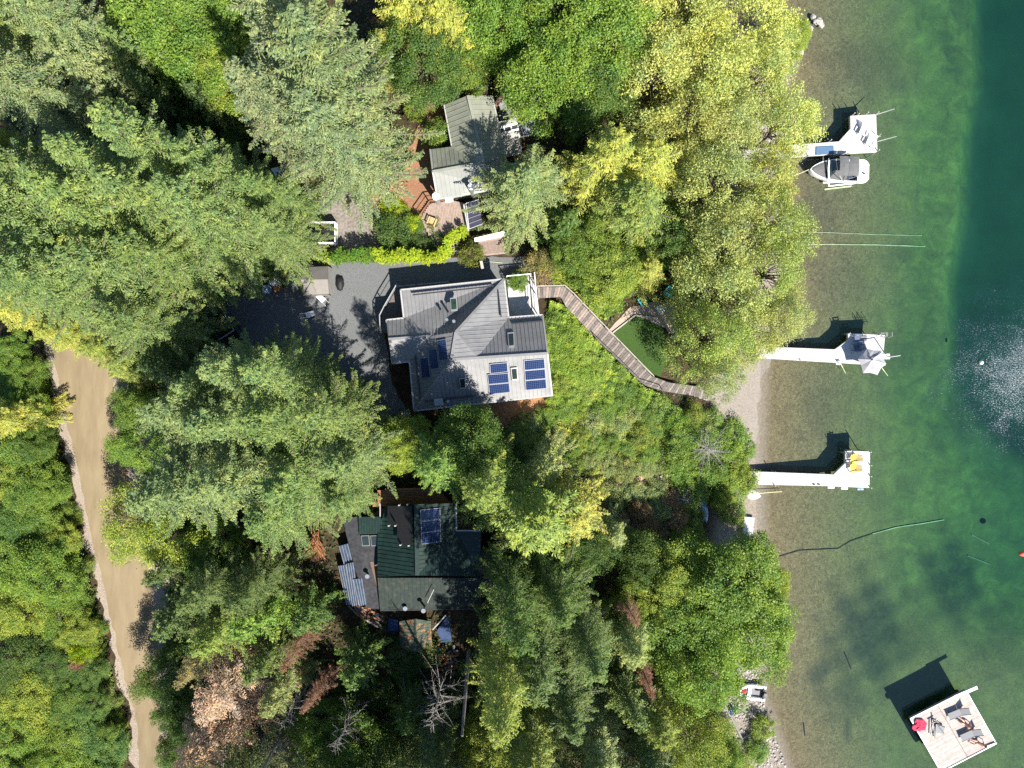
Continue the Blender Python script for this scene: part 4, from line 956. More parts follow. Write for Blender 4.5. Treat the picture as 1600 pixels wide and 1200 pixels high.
def railing(parent, pts, hgt, m, post=1.6, rail=0.05, names=('rail', 'post')):
    """posts with a top rail along 3-D points"""
    for a, b_ in zip(pts, pts[1:]):
        m1 = MB(); up = Vector((0, 0, hgt)); m1.bar(a + up, b_ + up, rail * 1.6, rail); m1.bar(a + up * 0.5, b_ + up * 0.5, rail * 0.6, rail * 0.6)
        m1.build(names[0], m, parent)
        n = max(1, int((b_ - a).length / post))
        for k in range(n + 1):
            q = a.lerp(b_, k / n); m2 = MB(); m2.box((q.x, q.y, q.z + hgt / 2 - 0.03), (rail * 1.5, rail * 1.5, hgt)); m2.build(names[1], m, parent)

# ---- the big grey house
def big_house():
    g0 = P(720, 540, 4.0)
    r = thing('grey_roofed_house', 'large house with hipped grey standing seam roof, three skylights and solar panels', 'house', g0)
    E = 7.0; Z = 9.2
    A = (626, 453, E); B = (788, 436, E); C = (795, 496, E); D = (848, 492, E); F = (863, 618, E); Gc = (647, 642, E); J = (640, 565, E); K = (613, 568, E); L_ = (604, 500, E); M_ = (631, 497, E)
    P0 = (712, 519, Z); P1 = (705, 562, Z); V = (746, 559, Z); R = (855.5, 552, Z); LW = (673, 525, 8.05); LE = (607, 530, 8.05)
    north = roof_slope(r, [A, B, P0, LW, M_], (A, (631, 497, E)), ROOFGREY, .34)
    roof_slope(r, [B, C, V, P1, P0], (((712, 540, 8)), (790, 533, 8)), ROOFGREY, .36)
    wn_ = roof_slope(r, [C, D, R, V], (D, R), ROOFGREY, .34)
    so = roof_slope(r, [P1, V, R, F, Gc], (D, F), ROOFGREY, .36)
    we = roof_slope(r, [J, LW, P0, P1, Gc], (((640, 590, 7)), (700, 583, 8)), ROOFGREY, .36)
    roof_slope(r, [L_, M_, LW, LE], (A, M_), ROOFGREY, .36)
    roof_slope(r, [LE, LW, J, K], (A, M_), ROOFGREY, .36)
    for nm, pts in (('ridge_cap', [P0, P1]), ('ridge_cap', [P1, V, R]), ('ridge_cap', [LE, LW]), ('hip_cap', [P0, B]), ('hip_cap', [P1, Gc])):
        line(r, nm, pts, 0.22, 0.06, ROOFGREY, 0.05)
    for pts in ([A, B], [B, C], [C, D], [D, R, F], [F, Gc], [Gc, J], [J, K], [K, L_], [L_, M_], [M_, A]):
        line(r, 'gutter', pts, 0.13, 0.13, TRIM, -0.03)
    plN = fit_plane([P(*p) for p in (A, B, P0)]); plW = fit_plane([P(*p) for p in (J, P1, Gc, P0)]); plS = fit_plane([P(*p) for p in (P1, R, F, Gc)]); plWN = fit_plane([P(*p) for p in (C, D, R, V)])
    plE = fit_plane([P(*p) for p in (B, C, V, P0)])
    def on(pl, px, py, lift=0):
        z = 8.0
        for _ in range(8):
            p = P(px, py, z); z = pl[0] * p.x + pl[1] * p.y + pl[2]
        p = P(px, py, z); p.z += lift; return p
    for pl, pts in ((plN, [(645, 461), (771, 447)]), (plWN, [(800, 506), (848, 501.5)]), (plE, [(778, 453), (783, 495)]), (plW, [(649, 556), (656.5, 624)]), (plS, [(664, 627), (740, 619)])):
        b = MB(); q = [on(pl, *p, 0.12) for p in pts]; b.bar(q[0], q[1], 0.10, 0.16); b.build('snow_guard', DARKMETAL, r)
    skylight(r, [(703.5, 466), (714, 465), (715, 485.5), (705, 486.5)], plN)
    skylight(r, [(793, 520), (803, 519), (804, 542), (795, 543)], plWN, GLASS)
    skylight(r, [(718, 591), (727, 590), (728.5, 607), (719.5, 608)], plS, GLASS)
    skylight(r, [(798, 575), (808, 574), (809.5, 594), (800, 595)], plS, GLASS)
    solar(r, [(684, 531.5), (698.5, 529.5), (702, 562.5), (687.5, 564.5)], 1, plW); solar(r, [(670, 546), (684, 544), (688, 576), (674, 578)], 1, plW); solar(r, [(657, 559.5), (670.5, 557.5), (674.5, 590.5), (660.5, 592.5)], 1, plW)
    solar(r, [(818, 562), (851, 559), (854.5, 606), (821, 609)], 3, plS); solar(r, [(764.5, 567.5), (793, 565), (794, 580), (766, 583)], 1, plS); solar(r, [(761, 584), (794.5, 581.5), (797.5, 612), (764.5, 615.5)], 2, plS)
    for pl, x, y, hh in ((plN, 710, 503, .7), (plN, 698.5, 500, .35), (plS, 701, 627, .5), (plS, 688, 628, .4)):
        b = MB(); q = on(pl, x, y); b.tube(q, q + Vector((0, 0, hh)), .09, .09, 10); b.tube(q + Vector((0, 0, hh)), q + Vector((0, 0, hh + .08)), .15, .13, 10); b.build('vent_pipe', PVFRAME, r)
    b = MB(); q = on(plS, 686, 628, .2); b.box(q, (.75, .6, .35), .1); b.build('roof_unit', TRIM, r)
    # walls below the eaves
    w_, w = walls(r, [p[:2] for p in (A, B, C, D, F, Gc, J, K, L_, M_)], 3.4, E, WALLGREY)
    windows_on(r, Vector((w[4].x, w[4].y, 0)), Vector((w[3].x, w[3].y, 0)), 5.8, 3); windows_on(r, Vector((w[5].x, w[5].y, 0)), Vector((w[4].x, w[4].y, 0)), 5.7, 4); windows_on(r, Vector((w[6].x, w[6].y, 0)), Vector((w[5].x, w[5].y, 0)), 5.7, 1)
    b = MB(); c = (w[7] + w[8]) / 2; b.box((c.x - 0.03, c.y, 4.95), (0.08, 2.6, 2.3), 0.1); b.build('garage_door', WHITEPAINT, r)
    # white roof deck in the upper right corner, with its rails
    zd = 4.6
    q = [P(792, 434, zd), P(836, 430, zd), P(843, 494, zd), P(797, 498, zd)]
    b = MB(); b.slab(q, 0.18); b.build('balcony_deck', WHITE, r)
    b = MB()
    for x, y in ((800, 440), (832, 438), (838, 486)):
        p = P(x, y, zd); b.box((p.x, p.y, (zd + 2.2) / 2 - 0.1), (.18, .18, zd - 2.4))
    b.build('balcony_posts', WHITEPAINT, r)
    railing(r, [P(792, 434, zd + .02), P(829, 430.5, zd + .02)], 1.0, WHITEPAINT); railing(r, [P(834.5, 428, zd + .02), P(840.5, 492, zd + .02)], 1.0, WHITEPAINT, 1.3); railing(r, [P(827.5, 443, zd + .02), P(830.5, 484, zd + .02)], 1.0, DARKMETAL, 1.3)
    # lower wooden deck at the upper left corner of the roof
    q = [P(622, 447, 5.0), P(634, 446, 5.0), P(634, 500, 5.0), P(616, 520, 5.0), P(597, 520, 5.0), P(596, 494, 5.0), P(603, 480, 5.0)]
    b = MB(); b.slab(q, .15); b.build('side_deck', GREYWOOD, r)
    railing(r, [P(622, 447, 5.0), P(603, 480, 5.0), P(596, 494, 5.0), P(597, 520, 5.0)], 0.95, WALLGREY)
    railing(r, [P(622, 448.5, 5.6), P(700, 441.5, 5.6)], 0.5, WALLGREY, 1.0)
    for x0 in range(632, 700, 18):
        b = MB(); b.bar(P(x0, 450, 6.2), P(x0 + .4, 444, 6.2), .08, .12); b.build('beam', GREYWOOD, r)
big_house()

# ---- the sage roofed cabin
def cabin():
    r = thing('sage_roofed_cabin', 'cabin with sage green ribbed metal roof in a clearing above the lime hedge', 'house', P(735, 250, 4.0))
    E = 6.5; Z = 8.2
    a = (694, 164, E); b_ = (731, 149, Z); c = (769, 149.5, E); d = (778, 190, E); rs = (756, 254, Z); e1 = (706, 229, E)
    w0 = (676, 268, 7.8); w1 = (743, 256, 8.0); n0 = (672, 233.5, E); s0 = (683.5, 311, E); s1 = (762, 300, E); d2 = (791, 243, E); e0 = (792, 262, 7.9); e2 = (800, 292, E)
    roof_slope(r, [a, b_, rs, w1, e1], (a, b_), ROOFSAGE, 0.44)
    roof_slope(r, [b_, c, d2, rs], (b_, c), ROOFSAGE, 0.44)
    roof_slope(r, [n0, e1, w1, w0], (n0, w0), ROOFSAGE, 0.38)
    roof_slope(r, [w0, w1, (759, 258, 8.0), (737, 283, 7.1), (722, 306, E), s0], (w0, s0), mat('pale_sage_metal_roof', (0.20, 0.205, 0.185), 0.45, 0.06, 1.5), 0.38)
    roof_slope(r, [(759, 258, 8.0), (786, 255, 7.6), (800, 292, E), (722, 306, E), (737, 283, 7.1)], ((737, 283, 7), (790, 275, 7)), ROOFSAGE, 0.42)
    roof_slope(r, [rs, d2, (792, 256, 7.7), (758, 257, 8.0)], (rs, (760, 300, 8)), ROOFSAGE, 0.4)
    for pts in ([b_, rs], [w0, w1, (759, 258, 8.05)], [rs, e1]): line(r, 'ridge_cap', pts, .22, .06, ROOFSAGE, .06)
    for pts in ([a, e1], [c, d, d2], [s0, (722, 306, E)], [n0, w0, s0]): line(r, 'gutter', pts, .11, .11, TRIM, -.02)
    walls(r, [p[:2] for p in (a, c, d2, (800, 292), s0, n0, e1)], 3.4, E, WALLGREEN)
    def flue(x, y, z, hh, rad):
        q = P(x, y, z); b = MB(); b.tube(q - Vector((0, 0, 1.2)), q + Vector((0, 0, hh)), rad, rad, 14); f = b.build('flue', PVFRAME, r)
        b = MB(); b.tube(q + Vector((0, 0, hh)), q + Vector((0, 0, hh + .10)), rad * 1.5, rad * 1.3, 14); b.tube(q + Vector((0, 0, hh + .10)), q + Vector((0, 0, hh + .2)), rad * .7, rad * .7, 12); b.build('flue_cap', TRUCK, f)
    flue(737, 298, 7.0, 1.3, .2); flue(683.5, 313, 5.5, 1.4, .24)
    # porch lean-to with three skylight windows
    b = MB(); b.slab([P(773, 192, 6.3), P(806, 184, 6.3), P(808, 190, 6.0), P(775, 198, 6.0)], .08); b.build('porch_roof', ROOFSAGE, r)
    b = MB(); b.slab([P(776, 199, 5.8), P(808, 191, 5.8), P(811, 203, 5.3), P(778, 211, 5.3)], .08); wf = b.build('window_bank', WHITEPAINT, r)
    for k in range(3):
        x0 = 779 + k * 10.7; y0 = 202.5 - k * 2.6
        b = MB(); b.slab([P(x0, y0, 5.75), P(x0 + 8.4, y0 - 2, 5.75), P(x0 + 9, y0 + 3.2, 5.6), P(x0 + .6, y0 + 5.2, 5.6)], .05); b.build('pane', GLASS, wf)
    b = MB(); b.slab([P(779, 212, 5.2), P(812, 204, 5.2), P(816, 240, 4.4), P(786, 246, 4.4)], .08); b.build('lower_roof', mat('faded_pale_roof', (.30, .29, .26), .8, .2, 2), r)
    # white eave board and step between roof and deck
    b = MB(); b.slab([P(695.5, 310.5, 6.3), P(708, 308, 6.3), P(708, 315, 6.3), P(696, 316.5, 6.3)], .1); b.build('white_canopy', WHITEPAINT, r)
    # glazed lean-to right of the deck
    q = [P(728, 318, 5.6), P(748, 312, 5.6), P(754, 350, 5.2), P(733, 358, 5.2)]
    b = MB(); b.slab(q, .08); gh = b.build('glazed_roof', mat('tinted_glazing', (.035, .035, .06), .25, .2, 2, spec=.5), r)
    for k in range(6):
        f = k / 5; u = q[0].lerp(q[3], f); v = q[1].lerp(q[2], f); b = MB(); b.bar(u + Vector((0, 0, .05)), v + Vector((0, 0, .05)), .06, .06); b.build('glazing_bar', GREYFAB if k % 5 else TRIM, gh)
    b = MB(); b.bar(q[0] + Vector((0, 0, .08)), q[3] + Vector((0, 0, .08)), .10, .1); b.bar(P(724.5, 319, 5.5), P(732, 361, 5.2), .12, .12); b.build('side_beam', TRIM, gh)
cabin()

def shed():
    r = thing('garden_shed', 'tiny shed with sage roof and white lower roof above the cabin', 'shed', P(706, 145, 4.0))
    b = MB(); b.slab([P(695, 129, 6.0), P(716, 127.5, 6.0), P(720, 146, 5.7), P(700, 149, 5.7)], .08)
    for k in range(1, 9): b.bar(P(695 + k * 2.4, 129 - k * .15, 6.03), P(700 + k * 2.2, 148.6 - k * .3, 5.73), .03, .05)
    b.build('roof', ROOFSAGE, r)
    b = MB(); b.slab([P(701, 149.5, 5.2), P(717, 145, 5.2), P(719, 153, 5.1), P(704, 159, 5.1)], .08); b.build('lower_roof', WHITEPAINT, r)
    b = MB(); b.slab([P(697, 131, 5.6), P(715, 130, 5.6), P(718, 152, 5.0), P(703, 155, 5.0)], 1.8); b.build('wall', WALLGREEN, r)
shed()

def planks(parent, quad, n, m, gap=0.012, t=.05, name='plank', joined=False, mats=None):
    """boards filling a quad (p0,p1,p2,p3); each board runs p0->p1 direction, stacked from side p0p1 to side p3p2"""
    B_ = MB()
    for k in range(n):
        f0 = k / n; f1 = (k + 1) / n
        a, b_ = quad[0].lerp(quad[3], f0), quad[1].lerp(quad[2], f0); c, d = quad[1].lerp(quad[2], f1), quad[0].lerp(quad[3], f1)
        g1 = (d - a).normalized() * gap; g2 = (c - b_).normalized() * gap
        tz_ = Vector((0, 0, rnd.uniform(-.004, .004)))
        poly = [a + g1 + tz_, b_ + g2 + tz_, c - g2 + tz_, d - g1 + tz_]
        if joined: B_.slab(poly, t)
        else:
            b = MB(); b.slab(poly, t); b.build(name, mats[k % len(mats)] if mats else m, parent)
    if joined: return B_.build(name, m, parent)

# cabin deck: boards joined (each one under three pixels wide)
def cabin_deck():
    r = thing('cabin_deck', 'angular pinkish wooden deck below the sage roofed cabin', 'deck', P(700, 345, 4.4))
    zt = 4.7
    poly = [(672, 318), (707, 313), (726, 318), (732, 360), (724, 356), (716, 360), (702, 368), (684, 390), (679, 385), (657, 341)]
    W3 = [P(x, y, zt) for x, y in poly]
    b = MB(); d = (P(674, 380, zt) - P(668, 320, zt)); d.z = 0; d.normalize(); n = Vector((-d.y, d.x, 0)); ks = [p.x * n.x + p.y * n.y for p in W3]
    k = min(ks) + .07
    while k < max(ks):
        ts = clip_line(W3, n * k, d)
        for t0, t1 in zip(ts[::2], ts[1::2]):
            if t1 - t0 > .1:
                p = n * k + d * t0; q = n * k + d * t1; b.bar(Vector((p.x, p.y, zt)), Vector((q.x, q.y, zt)), .125, .04)
        k += .14
    o = b.build('decking', PINKWOOD, r); o['kind'] = 'stuff'
    b = MB(); b.slab([p - Vector((0, 0, .06)) for p in W3], .4); b.build('deck_frame', GREYWOOD, r)
    railing(r, [P(657, 341, zt), P(673, 318, zt), P(694, 315, zt)], .9, REDWOOD, 1.2)
cabin_deck()

# ---- the green roofed house
def green_house():
    r = thing('green_roofed_house', 'house with dark green ribbed metal roof shaded by trees, below centre left', 'house', P(660, 860, 3.6))
    E = 6.6; Z = 8.6
    # main gable running away from the lake, right slope carries the panels
    t0 = (604, 787, E); r0 = (650, 788, Z); e0 = (713, 786, E); v0 = (713, 829, E); vb = (652, 899, Z - .1); lb = (590, 901, E); l1 = (594, 807, E)
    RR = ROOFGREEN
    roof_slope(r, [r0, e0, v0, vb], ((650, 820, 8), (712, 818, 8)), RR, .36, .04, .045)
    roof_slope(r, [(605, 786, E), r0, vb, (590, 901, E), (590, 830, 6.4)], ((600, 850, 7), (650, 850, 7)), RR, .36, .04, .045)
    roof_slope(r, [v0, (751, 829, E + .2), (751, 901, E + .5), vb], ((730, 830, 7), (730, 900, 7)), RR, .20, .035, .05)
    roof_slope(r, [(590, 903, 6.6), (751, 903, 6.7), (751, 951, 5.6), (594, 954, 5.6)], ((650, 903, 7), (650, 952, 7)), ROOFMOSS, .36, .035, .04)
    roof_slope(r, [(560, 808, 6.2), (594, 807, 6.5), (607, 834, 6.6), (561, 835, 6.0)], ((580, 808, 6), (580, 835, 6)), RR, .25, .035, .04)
    line(r, 'ridge_cap', [r0, vb], .34, .07, RR, .05); line(r, 'gutter', [e0, v0, (751, 829, E + .2)], .12, .1, TRIM); line(r, 'gutter', [(751, 829, E + .2), (751, 903, E), (751, 951, 5.6), (594, 954, 5.6)], .08, .08, DARKMETAL); line(r, 'gutter', [(594, 785, 6.5), (594, 807, 6.5)], .08, .1, TRIM)
    # black sheet for a dark skylight opening in the left slope with clips along its edge
    q = [P(606, 790, 7.3), P(644, 790, 8.9), P(644, 851, 8.9), P(621, 851, 7.95), P(621, 821, 7.95), P(606, 821, 7.3)]
    b = MB(); b.slab([p + Vector((0, 0, .14)) for p in q], .1); b.build('black_skylight_sheet', BLACK, r)
    for x, y in ((624, 789), (637, 788), (608, 821), (618, 821), (626, 851), (639, 852)):
        b = MB(); p = P(x, y, 8.5); b.box(p, (.14, .10, .5)); b.build('clamp', TRIM, r)
    plR = fit_plane([P(*p) for p in (r0, e0, v0, vb)])
    solar(r, [(655.5, 796), (687, 793), (688.5, 846.5), (657.5, 850.5)], 3, plR)
    # left flat annex, its two collectors
    b = MB(); b.slab([P(535, 812, 5.6), P(562, 806, 5.8), P(562, 836, 5.8), P(590, 836, 5.8), P(592, 952, 5.3), P(572, 950, 5.2), P(552, 880, 5.3)], .15); b.build('annex_roof', DARKROOF, r)
    for k in range(2):
        x0 = 564 + k * 14.5; q = [P(x0, 837, 6.1), P(x0 + 12.5, 836.5, 6.1), P(x0 + 14, 853, 5.95), P(x0 + 2, 853.5, 5.95)]
        b = MB(); b.slab(q, .08); f = b.build('roof_window', GREYFAB, r); c = sum(q, Vector()) / 4
        b = MB(); b.slab([c + (p - c) * .86 + Vector((0, 0, .02)) for p in q], .02); b.build('glass', GLASS, f)
    # decks on the top and right sides
    zt = 5.6
    planks(r, [P(590, 766, zt), P(682, 764, zt), P(706, 786, zt), P(582, 792, zt)], 10, REDWOOD, name='deck_board')
    for k, yy in enumerate((765, 769)): line(r, 'bench', [(602, yy, 6.1), (682, yy - 2, 6.1)], .16, .08, REDWOOD if k == 0 else GREYWOOD)
    planks(r, [P(751, 858, zt), P(785, 860, zt), P(785, 922, zt), P(751, 922, zt)], 14, GREYWOOD, name='deck_board')
    railing(r, [P(785, 858, zt), P(785, 922, zt)], .9, GREYWOOD, 1.2); railing(r, [P(715, 829, 6), P(740, 829, 6)], .4, TRIM, 1.2)
    walls(r, [(605, 786), (713, 786), (751, 829), (751, 951), (594, 954), (560, 835), (562, 808)], 3.2, 5.7, WALLBROWN)
    for x, y, hh in ((664, 948, 1.1), (634, 949, .3), (575, 899, .3)):
        b = MB(); p = P(x, y, 5.7); b.tube(p - Vector((0, 0, .3)), p + Vector((0, 0, hh)), .10, .10, 10); b.tube(p + Vector((0, 0, hh)), p + Vector((0, 0, hh + .1)), .22, .20, 12); b.build('vent_pipe', PVFRAME, r)
    b = MB(); b.bar(P(668, 942, 6.5), P(678, 921, 6.9), .05, .05); b.build('antenna', TRIM, r)
green_house()

def sheet_stack():
    r = thing('corrugated_lean_to', 'blue grey corrugated steel sheets left of the green roof', 'lean-to', P(548, 900, 4))
    for k, q in enumerate(([(530, 853), (545, 849), (556, 893), (543, 900)], [(529, 884), (542, 882), (552, 944), (542, 945)], [(541, 881), (553, 878), (562, 945), (551, 947)], [(552, 905), (567, 903), (573, 944), (562, 947)])):
        w = [P(x, y, 5.0 + .12 * k) for x, y in q]; b = MB(); b.slab(w, .03); n = 7
        for i in range(n): f = (i + .5) / n; b.bar(w[0].lerp(w[1], f) + Vector((0, 0, .03)), w[3].lerp(w[2], f) + Vector((0, 0, .03)), .05, .08)
        b.build('corrugated_sheet', GALV, r)
        b = MB()
        for i in range(0, n, 2): f = (i + .1) / n; b.bar(w[0].lerp(w[1], f) + Vector((0, 0, .05)), w[3].lerp(w[2], f) + Vector((0, 0, .05)), .05, .05)
        b.build('pale_rib_strip', PVFRAME, r)  # pale strips put the corrugation's light and dark lines into the colour
    b = MB()
    for x, y in ((532, 858), (546, 940), (570, 940), (553, 880)):
        p = P(x, y, 4.9); b.box((p.x, p.y, 4.2), (.12, .12, 1.6))
    b.build('props', GREYWOOD, r)
sheet_stack()

def small_shed():
    r = thing('small_shed', 'small gabled green shed strewn with rusty needles below the green roof', 'shed', P(649, 995, 3.6))
    RN = mat('needle_strewn_roof', (.05, .075, .055), .8, .3, 2.2, .3, c2=(.26, .13, .06), thr=(.5, .6))
    roof_slope(r, [(624, 971, 5.0), (649, 967, 5.7), (649, 1019, 5.7), (625, 1012, 5.0)], ((630, 980, 5), (648, 979, 5)), RN, .3, .03, .03)
    roof_slope(r, [(649, 967, 5.7), (673, 971, 5.0), (675, 1013, 5.0), (649, 1019, 5.7)], ((652, 980, 5), (670, 979, 5)), RN, .3, .03, .03)
    line(r, 'ridge_cap', [(649, 967, 5.72), (649, 1019, 5.72)], .16, .05, ROOFGREEN, .03)
    walls(r, [(626, 972), (672, 972), (673, 1011), (627, 1011)], 3.3, 4.95, WALLBROWN)
small_shed()

# ---- things around the green house
def clutter():
    rr = random.Random(3)
    b = MB(); b.slab([P(607, 966, 4.6), P(622, 970, 4.6), P(623, 985, 4.5), P(606, 986, 4.4)], .5); o = b.build('tarp_covered_pile', BLUE); prop(o, 'pile under a blue tarp left of the small shed', 'covered pile')
    b = MB(); b.slab([P(683, 985, 4.4), P(700, 962, 4.6), P(704, 985, 4.4), P(706, 1002, 4.2), P(690, 1004, 4.2)], .5); o = b.build('tarp_covered_pile', BLUE); prop(o, 'pile under a dark blue tarp right of the small shed', 'covered pile')
    b = MB(); b.bar(P(676, 984, 4.6), P(697, 961, 5.2), .10, .05); o = b.build('metal_strip', TRIM); prop(o, 'pale metal strip leaning right of the small shed', 'strip')
    b = MB(); b.tube(P(756, 918, 4.8), P(756, 918, 5.6), .36, .36, 16); b.tube(P(756, 918, 5.6), P(756, 918, 5.68), .2, .16, 12); o = b.build('water_barrel', GALV); prop(o, 'round grey barrel at the right corner of the green roof', 'barrel')
    for i in range(46):
        x = 552 + rr.uniform(0, 40); y = 945 + (x - 552) * .55 + rr.uniform(-8, 14); a = rr.uniform(-.9, -.2); L = rr.uniform(.5, 1.4); z = tz(P(x, y, 4).x, P(x, y, 4).y) + rr.uniform(.1, .8); p = P(x, y, z); d = Vector((math.cos(a), math.sin(a), 0)) * L / 2
        b = MB(); b.bar(p - d, p + d, rr.uniform(.08, .18), .05); o = b.build('scrap_board', rr.choice((GREYWOOD, WOOD, REDWOOD))); prop(o, 'loose scrap board in the heap below the corrugated sheets', 'board', 'scrap boards below the corrugated sheets')
    for i in range(60):
        x = 680 + rr.gauss(18, 13); y = 1018 + rr.gauss(8, 12); p = G(x, y, rr.uniform(.1, .5)); a = rr.uniform(0, 3.1); d = Vector((math.cos(a), math.sin(a), rr.uniform(-.3, .8))).normalized() * .22
        b = MB(); b.tube(p - d, p + d, .12, .11, 7); o = b.build('firewood_log', rr.choice((RUST, WOOD, REDWOOD))); prop(o, 'cut round of firewood in the heap right below the small shed', 'log', 'firewood rounds below the small shed')
    for i, (x0, y0, x1, y1, z0, z1, rad) in enumerate(((733, 1010, 722, 1150, 2, 11, .22), (470, 900, 428, 945, 3, 6, .13), (500, 950, 482, 978, 3, 5, .16), (500, 1050, 545, 1036, 3, 5, .05), (678, 1080, 655, 1045, 3, 6, .04), (700, 1100, 706, 1040, 3, 6, .05), (640, 1120, 630, 1060, 3, 6, .04))):
        b = MB(); b.tube(P(x0, y0, z0 + 1.5), P(x1, y1, z1), rad, rad * .5, 8); o = b.build('fallen_tree', PALEBARK if i in (0, 3, 4, 5, 6) else BARK)
        prop(o, ('tall leaning grey trunk right of the firewood heap', 'broken pale trunk left of the corrugated sheets', 'fallen trunk below the corrugated sheets', 'thin pale pole in the dark clearing at left', 'thin pale pole below the small shed, nearest to it', 'thin upright pole in the middle of the dark clearing', 'thin leaning pole low in the dark clearing')[i], 'trunk')
    b = MB(); b.tube(P(775, 163, 5.2), P(818, 108, 9), .22, .2, 10); o = b.build('leaning_dead_tree', mat('red_trunk', (.26, .15, .11), .9, .3, 5, .4)); prop(o, 'reddish bare trunk leaning across the yard right of the cabin', 'trunk')
    # broken crown of the fir left of the sheets
    g = random.Random(8)
    b = MB()
    for i in range(60):
        p = P(492 + g.uniform(-6, 6), 850 + g.uniform(-25, 5), 5 + g.uniform(0, 2)); q = P(480 + g.uniform(-14, 30), 862 + g.uniform(-4, 14), 4.4 + g.uniform(-.3, 1)); b.tube(p, q, .03, .015, 4)
    o = b.build('brush_pile', RUST); prop(o, 'splintered brown branches left of the green roofed house', 'branches')
clutter()

def patio_right():
    o = MB().slab([G(779, 170, .12), G(812, 160, .12), G(822, 190, .12), G(845, 186, .12), G(850, 212, .12), G(808, 215, .12), G(782, 200, .12)], .14).build('slate_patio', SLATE); prop(o, 'grey slate patio right of the sage roofed cabin', 'patio')
    b = MB(); q = [P(746, 378, 4.6), P(785, 372, 4.6), P(790, 395, 4.4), P(752, 399, 4.4)]
    r = thing('lattice_screen', 'brown lattice pergola beneath the star shaped fir', 'pergola', P(768, 385, 4))
    b = MB()
    for k in range(23): f = k / 22; b.bar(q[0].lerp(q[1], f), q[3].lerp(q[2], f), .03, .04); b.bar(q[0].lerp(q[3], f), q[1].lerp(q[2], f), .03, .04)
    o = b.build('lattice', PINKWOOD, r); o['kind'] = 'stuff'
    b = MB(); b.bar(q[0], q[1], .18, .14); b.bar(q[3], q[2], .16, .12); b.build('beam', PINKWOOD, r)
    b = MB()
    for p in q: b.box((p.x, p.y, 3.9), (.1, .1, 1.3))
    b.build('legs', PINKWOOD, r)
    o = MB().slab([P(741, 372, 5.2), P(788, 361, 5.2), P(790, 369, 5.0), P(742, 378, 5.0)], .06).build('white_awning', WHITEPAINT); prop(o, 'white awning strip above the lattice pergola', 'awning')
    r = thing('wire_trellis', 'square wire trellis frame right of the lime shrubs', 'trellis', P(712, 388, 4)); b = MB()
    for k in range(3): b.bar(P(705 + k * 4.5, 380, 4.6), P(705 + k * 4.5, 397, 4.6), .04, .04); b.bar(P(704, 381 + k * 6, 4.6), P(715, 380 + k * 6, 4.6), .04, .04)
    b.build('wire_grid', TRIM, r)
    r = thing('rail_fence', 'low brown slatted fence panel at the top of the cabin yard', 'fence', P(752, 145, 4)); 
    for k in range(8): b = MB(); b.box(G(748 + k * 2, 141.5 + (k % 2) * .3 - k * .25, .45), (.07, .05, .9)); b.build('slat', PINKWOOD, r)
    b = MB(); b.bar(G(746, 142, .85), G(764, 139.5, .85), .06, .08); b.build('rail', PINKWOOD, r)
patio_right()

# ------------------------------------------------------------------ boardwalk, patio furniture, shelter, vehicles
def boardwalk():
    r = thing('boardwalk', 'weathered boardwalk stepping down from the white deck to the beach', 'boardwalk', G(930, 520))
    st = [((839, 449), (841, 466), 4.9), ((882, 448), (876, 464), 4.7), ((896, 461), (884, 478), 4.6), ((944, 511), (930, 528), 4.1), ((1019, 588), (1006, 602), 3.1), ((1046, 598), (1036, 611), 2.75), ((1090, 604), (1086, 619), 1.5), ((1114, 609), (1112, 627), 1.0)]
    tot = 0
    for (a, b_, z0), (c, d, z1) in zip(st, st[1:]):
        p = [P(*a, z0), P(*c, z1), P(*d, z1), P(*b_, z0)]
        n = max(2, int((((p[0] + p[3]) / 2) - ((p[1] + p[2]) / 2)).length / .235))
        m_ = [WOOD, GREYWOOD, WOOD, PINKWOOD] if z0 > 4.3 else [GREYWOOD, GREYWOOD, WOOD]
        planks(r, [p[0], p[3], p[2], p[1]], n, WOOD, mats=m_, gap=.012)
    for s, off in ((0, .95), (1, .95)):
        pts = [P(*q[s], q[2]) for q in st[:6]]
        if s == 0: railing(r, pts[:5], .95, PALEWOOD, 1.8, .04)
        else: railing(r, pts[3:6], .95, GREYWOOD, 1.8, .04)
    b = MB()
    for a, b_, z0 in st[:7]:
        for q in (a, b_):
            p = P(*q, z0); g = tz(p.x, p.y); b.box((p.x, p.y, (z0 + g) / 2 - .1), (.14, .14, max(.2, z0 - g)))
    b.build('footings', GREYWOOD, r)
    r = thing('beach_steps', 'pale wooden ramp at the foot of the boardwalk on the beach', 'steps', G(1105, 614))
    planks(r, [P(1096, 603, .95), P(1092, 622, .95), P(1112, 628, .6), P(1116, 608, .6)], 6, PALEWOOD, name='plank')
boardwalk()

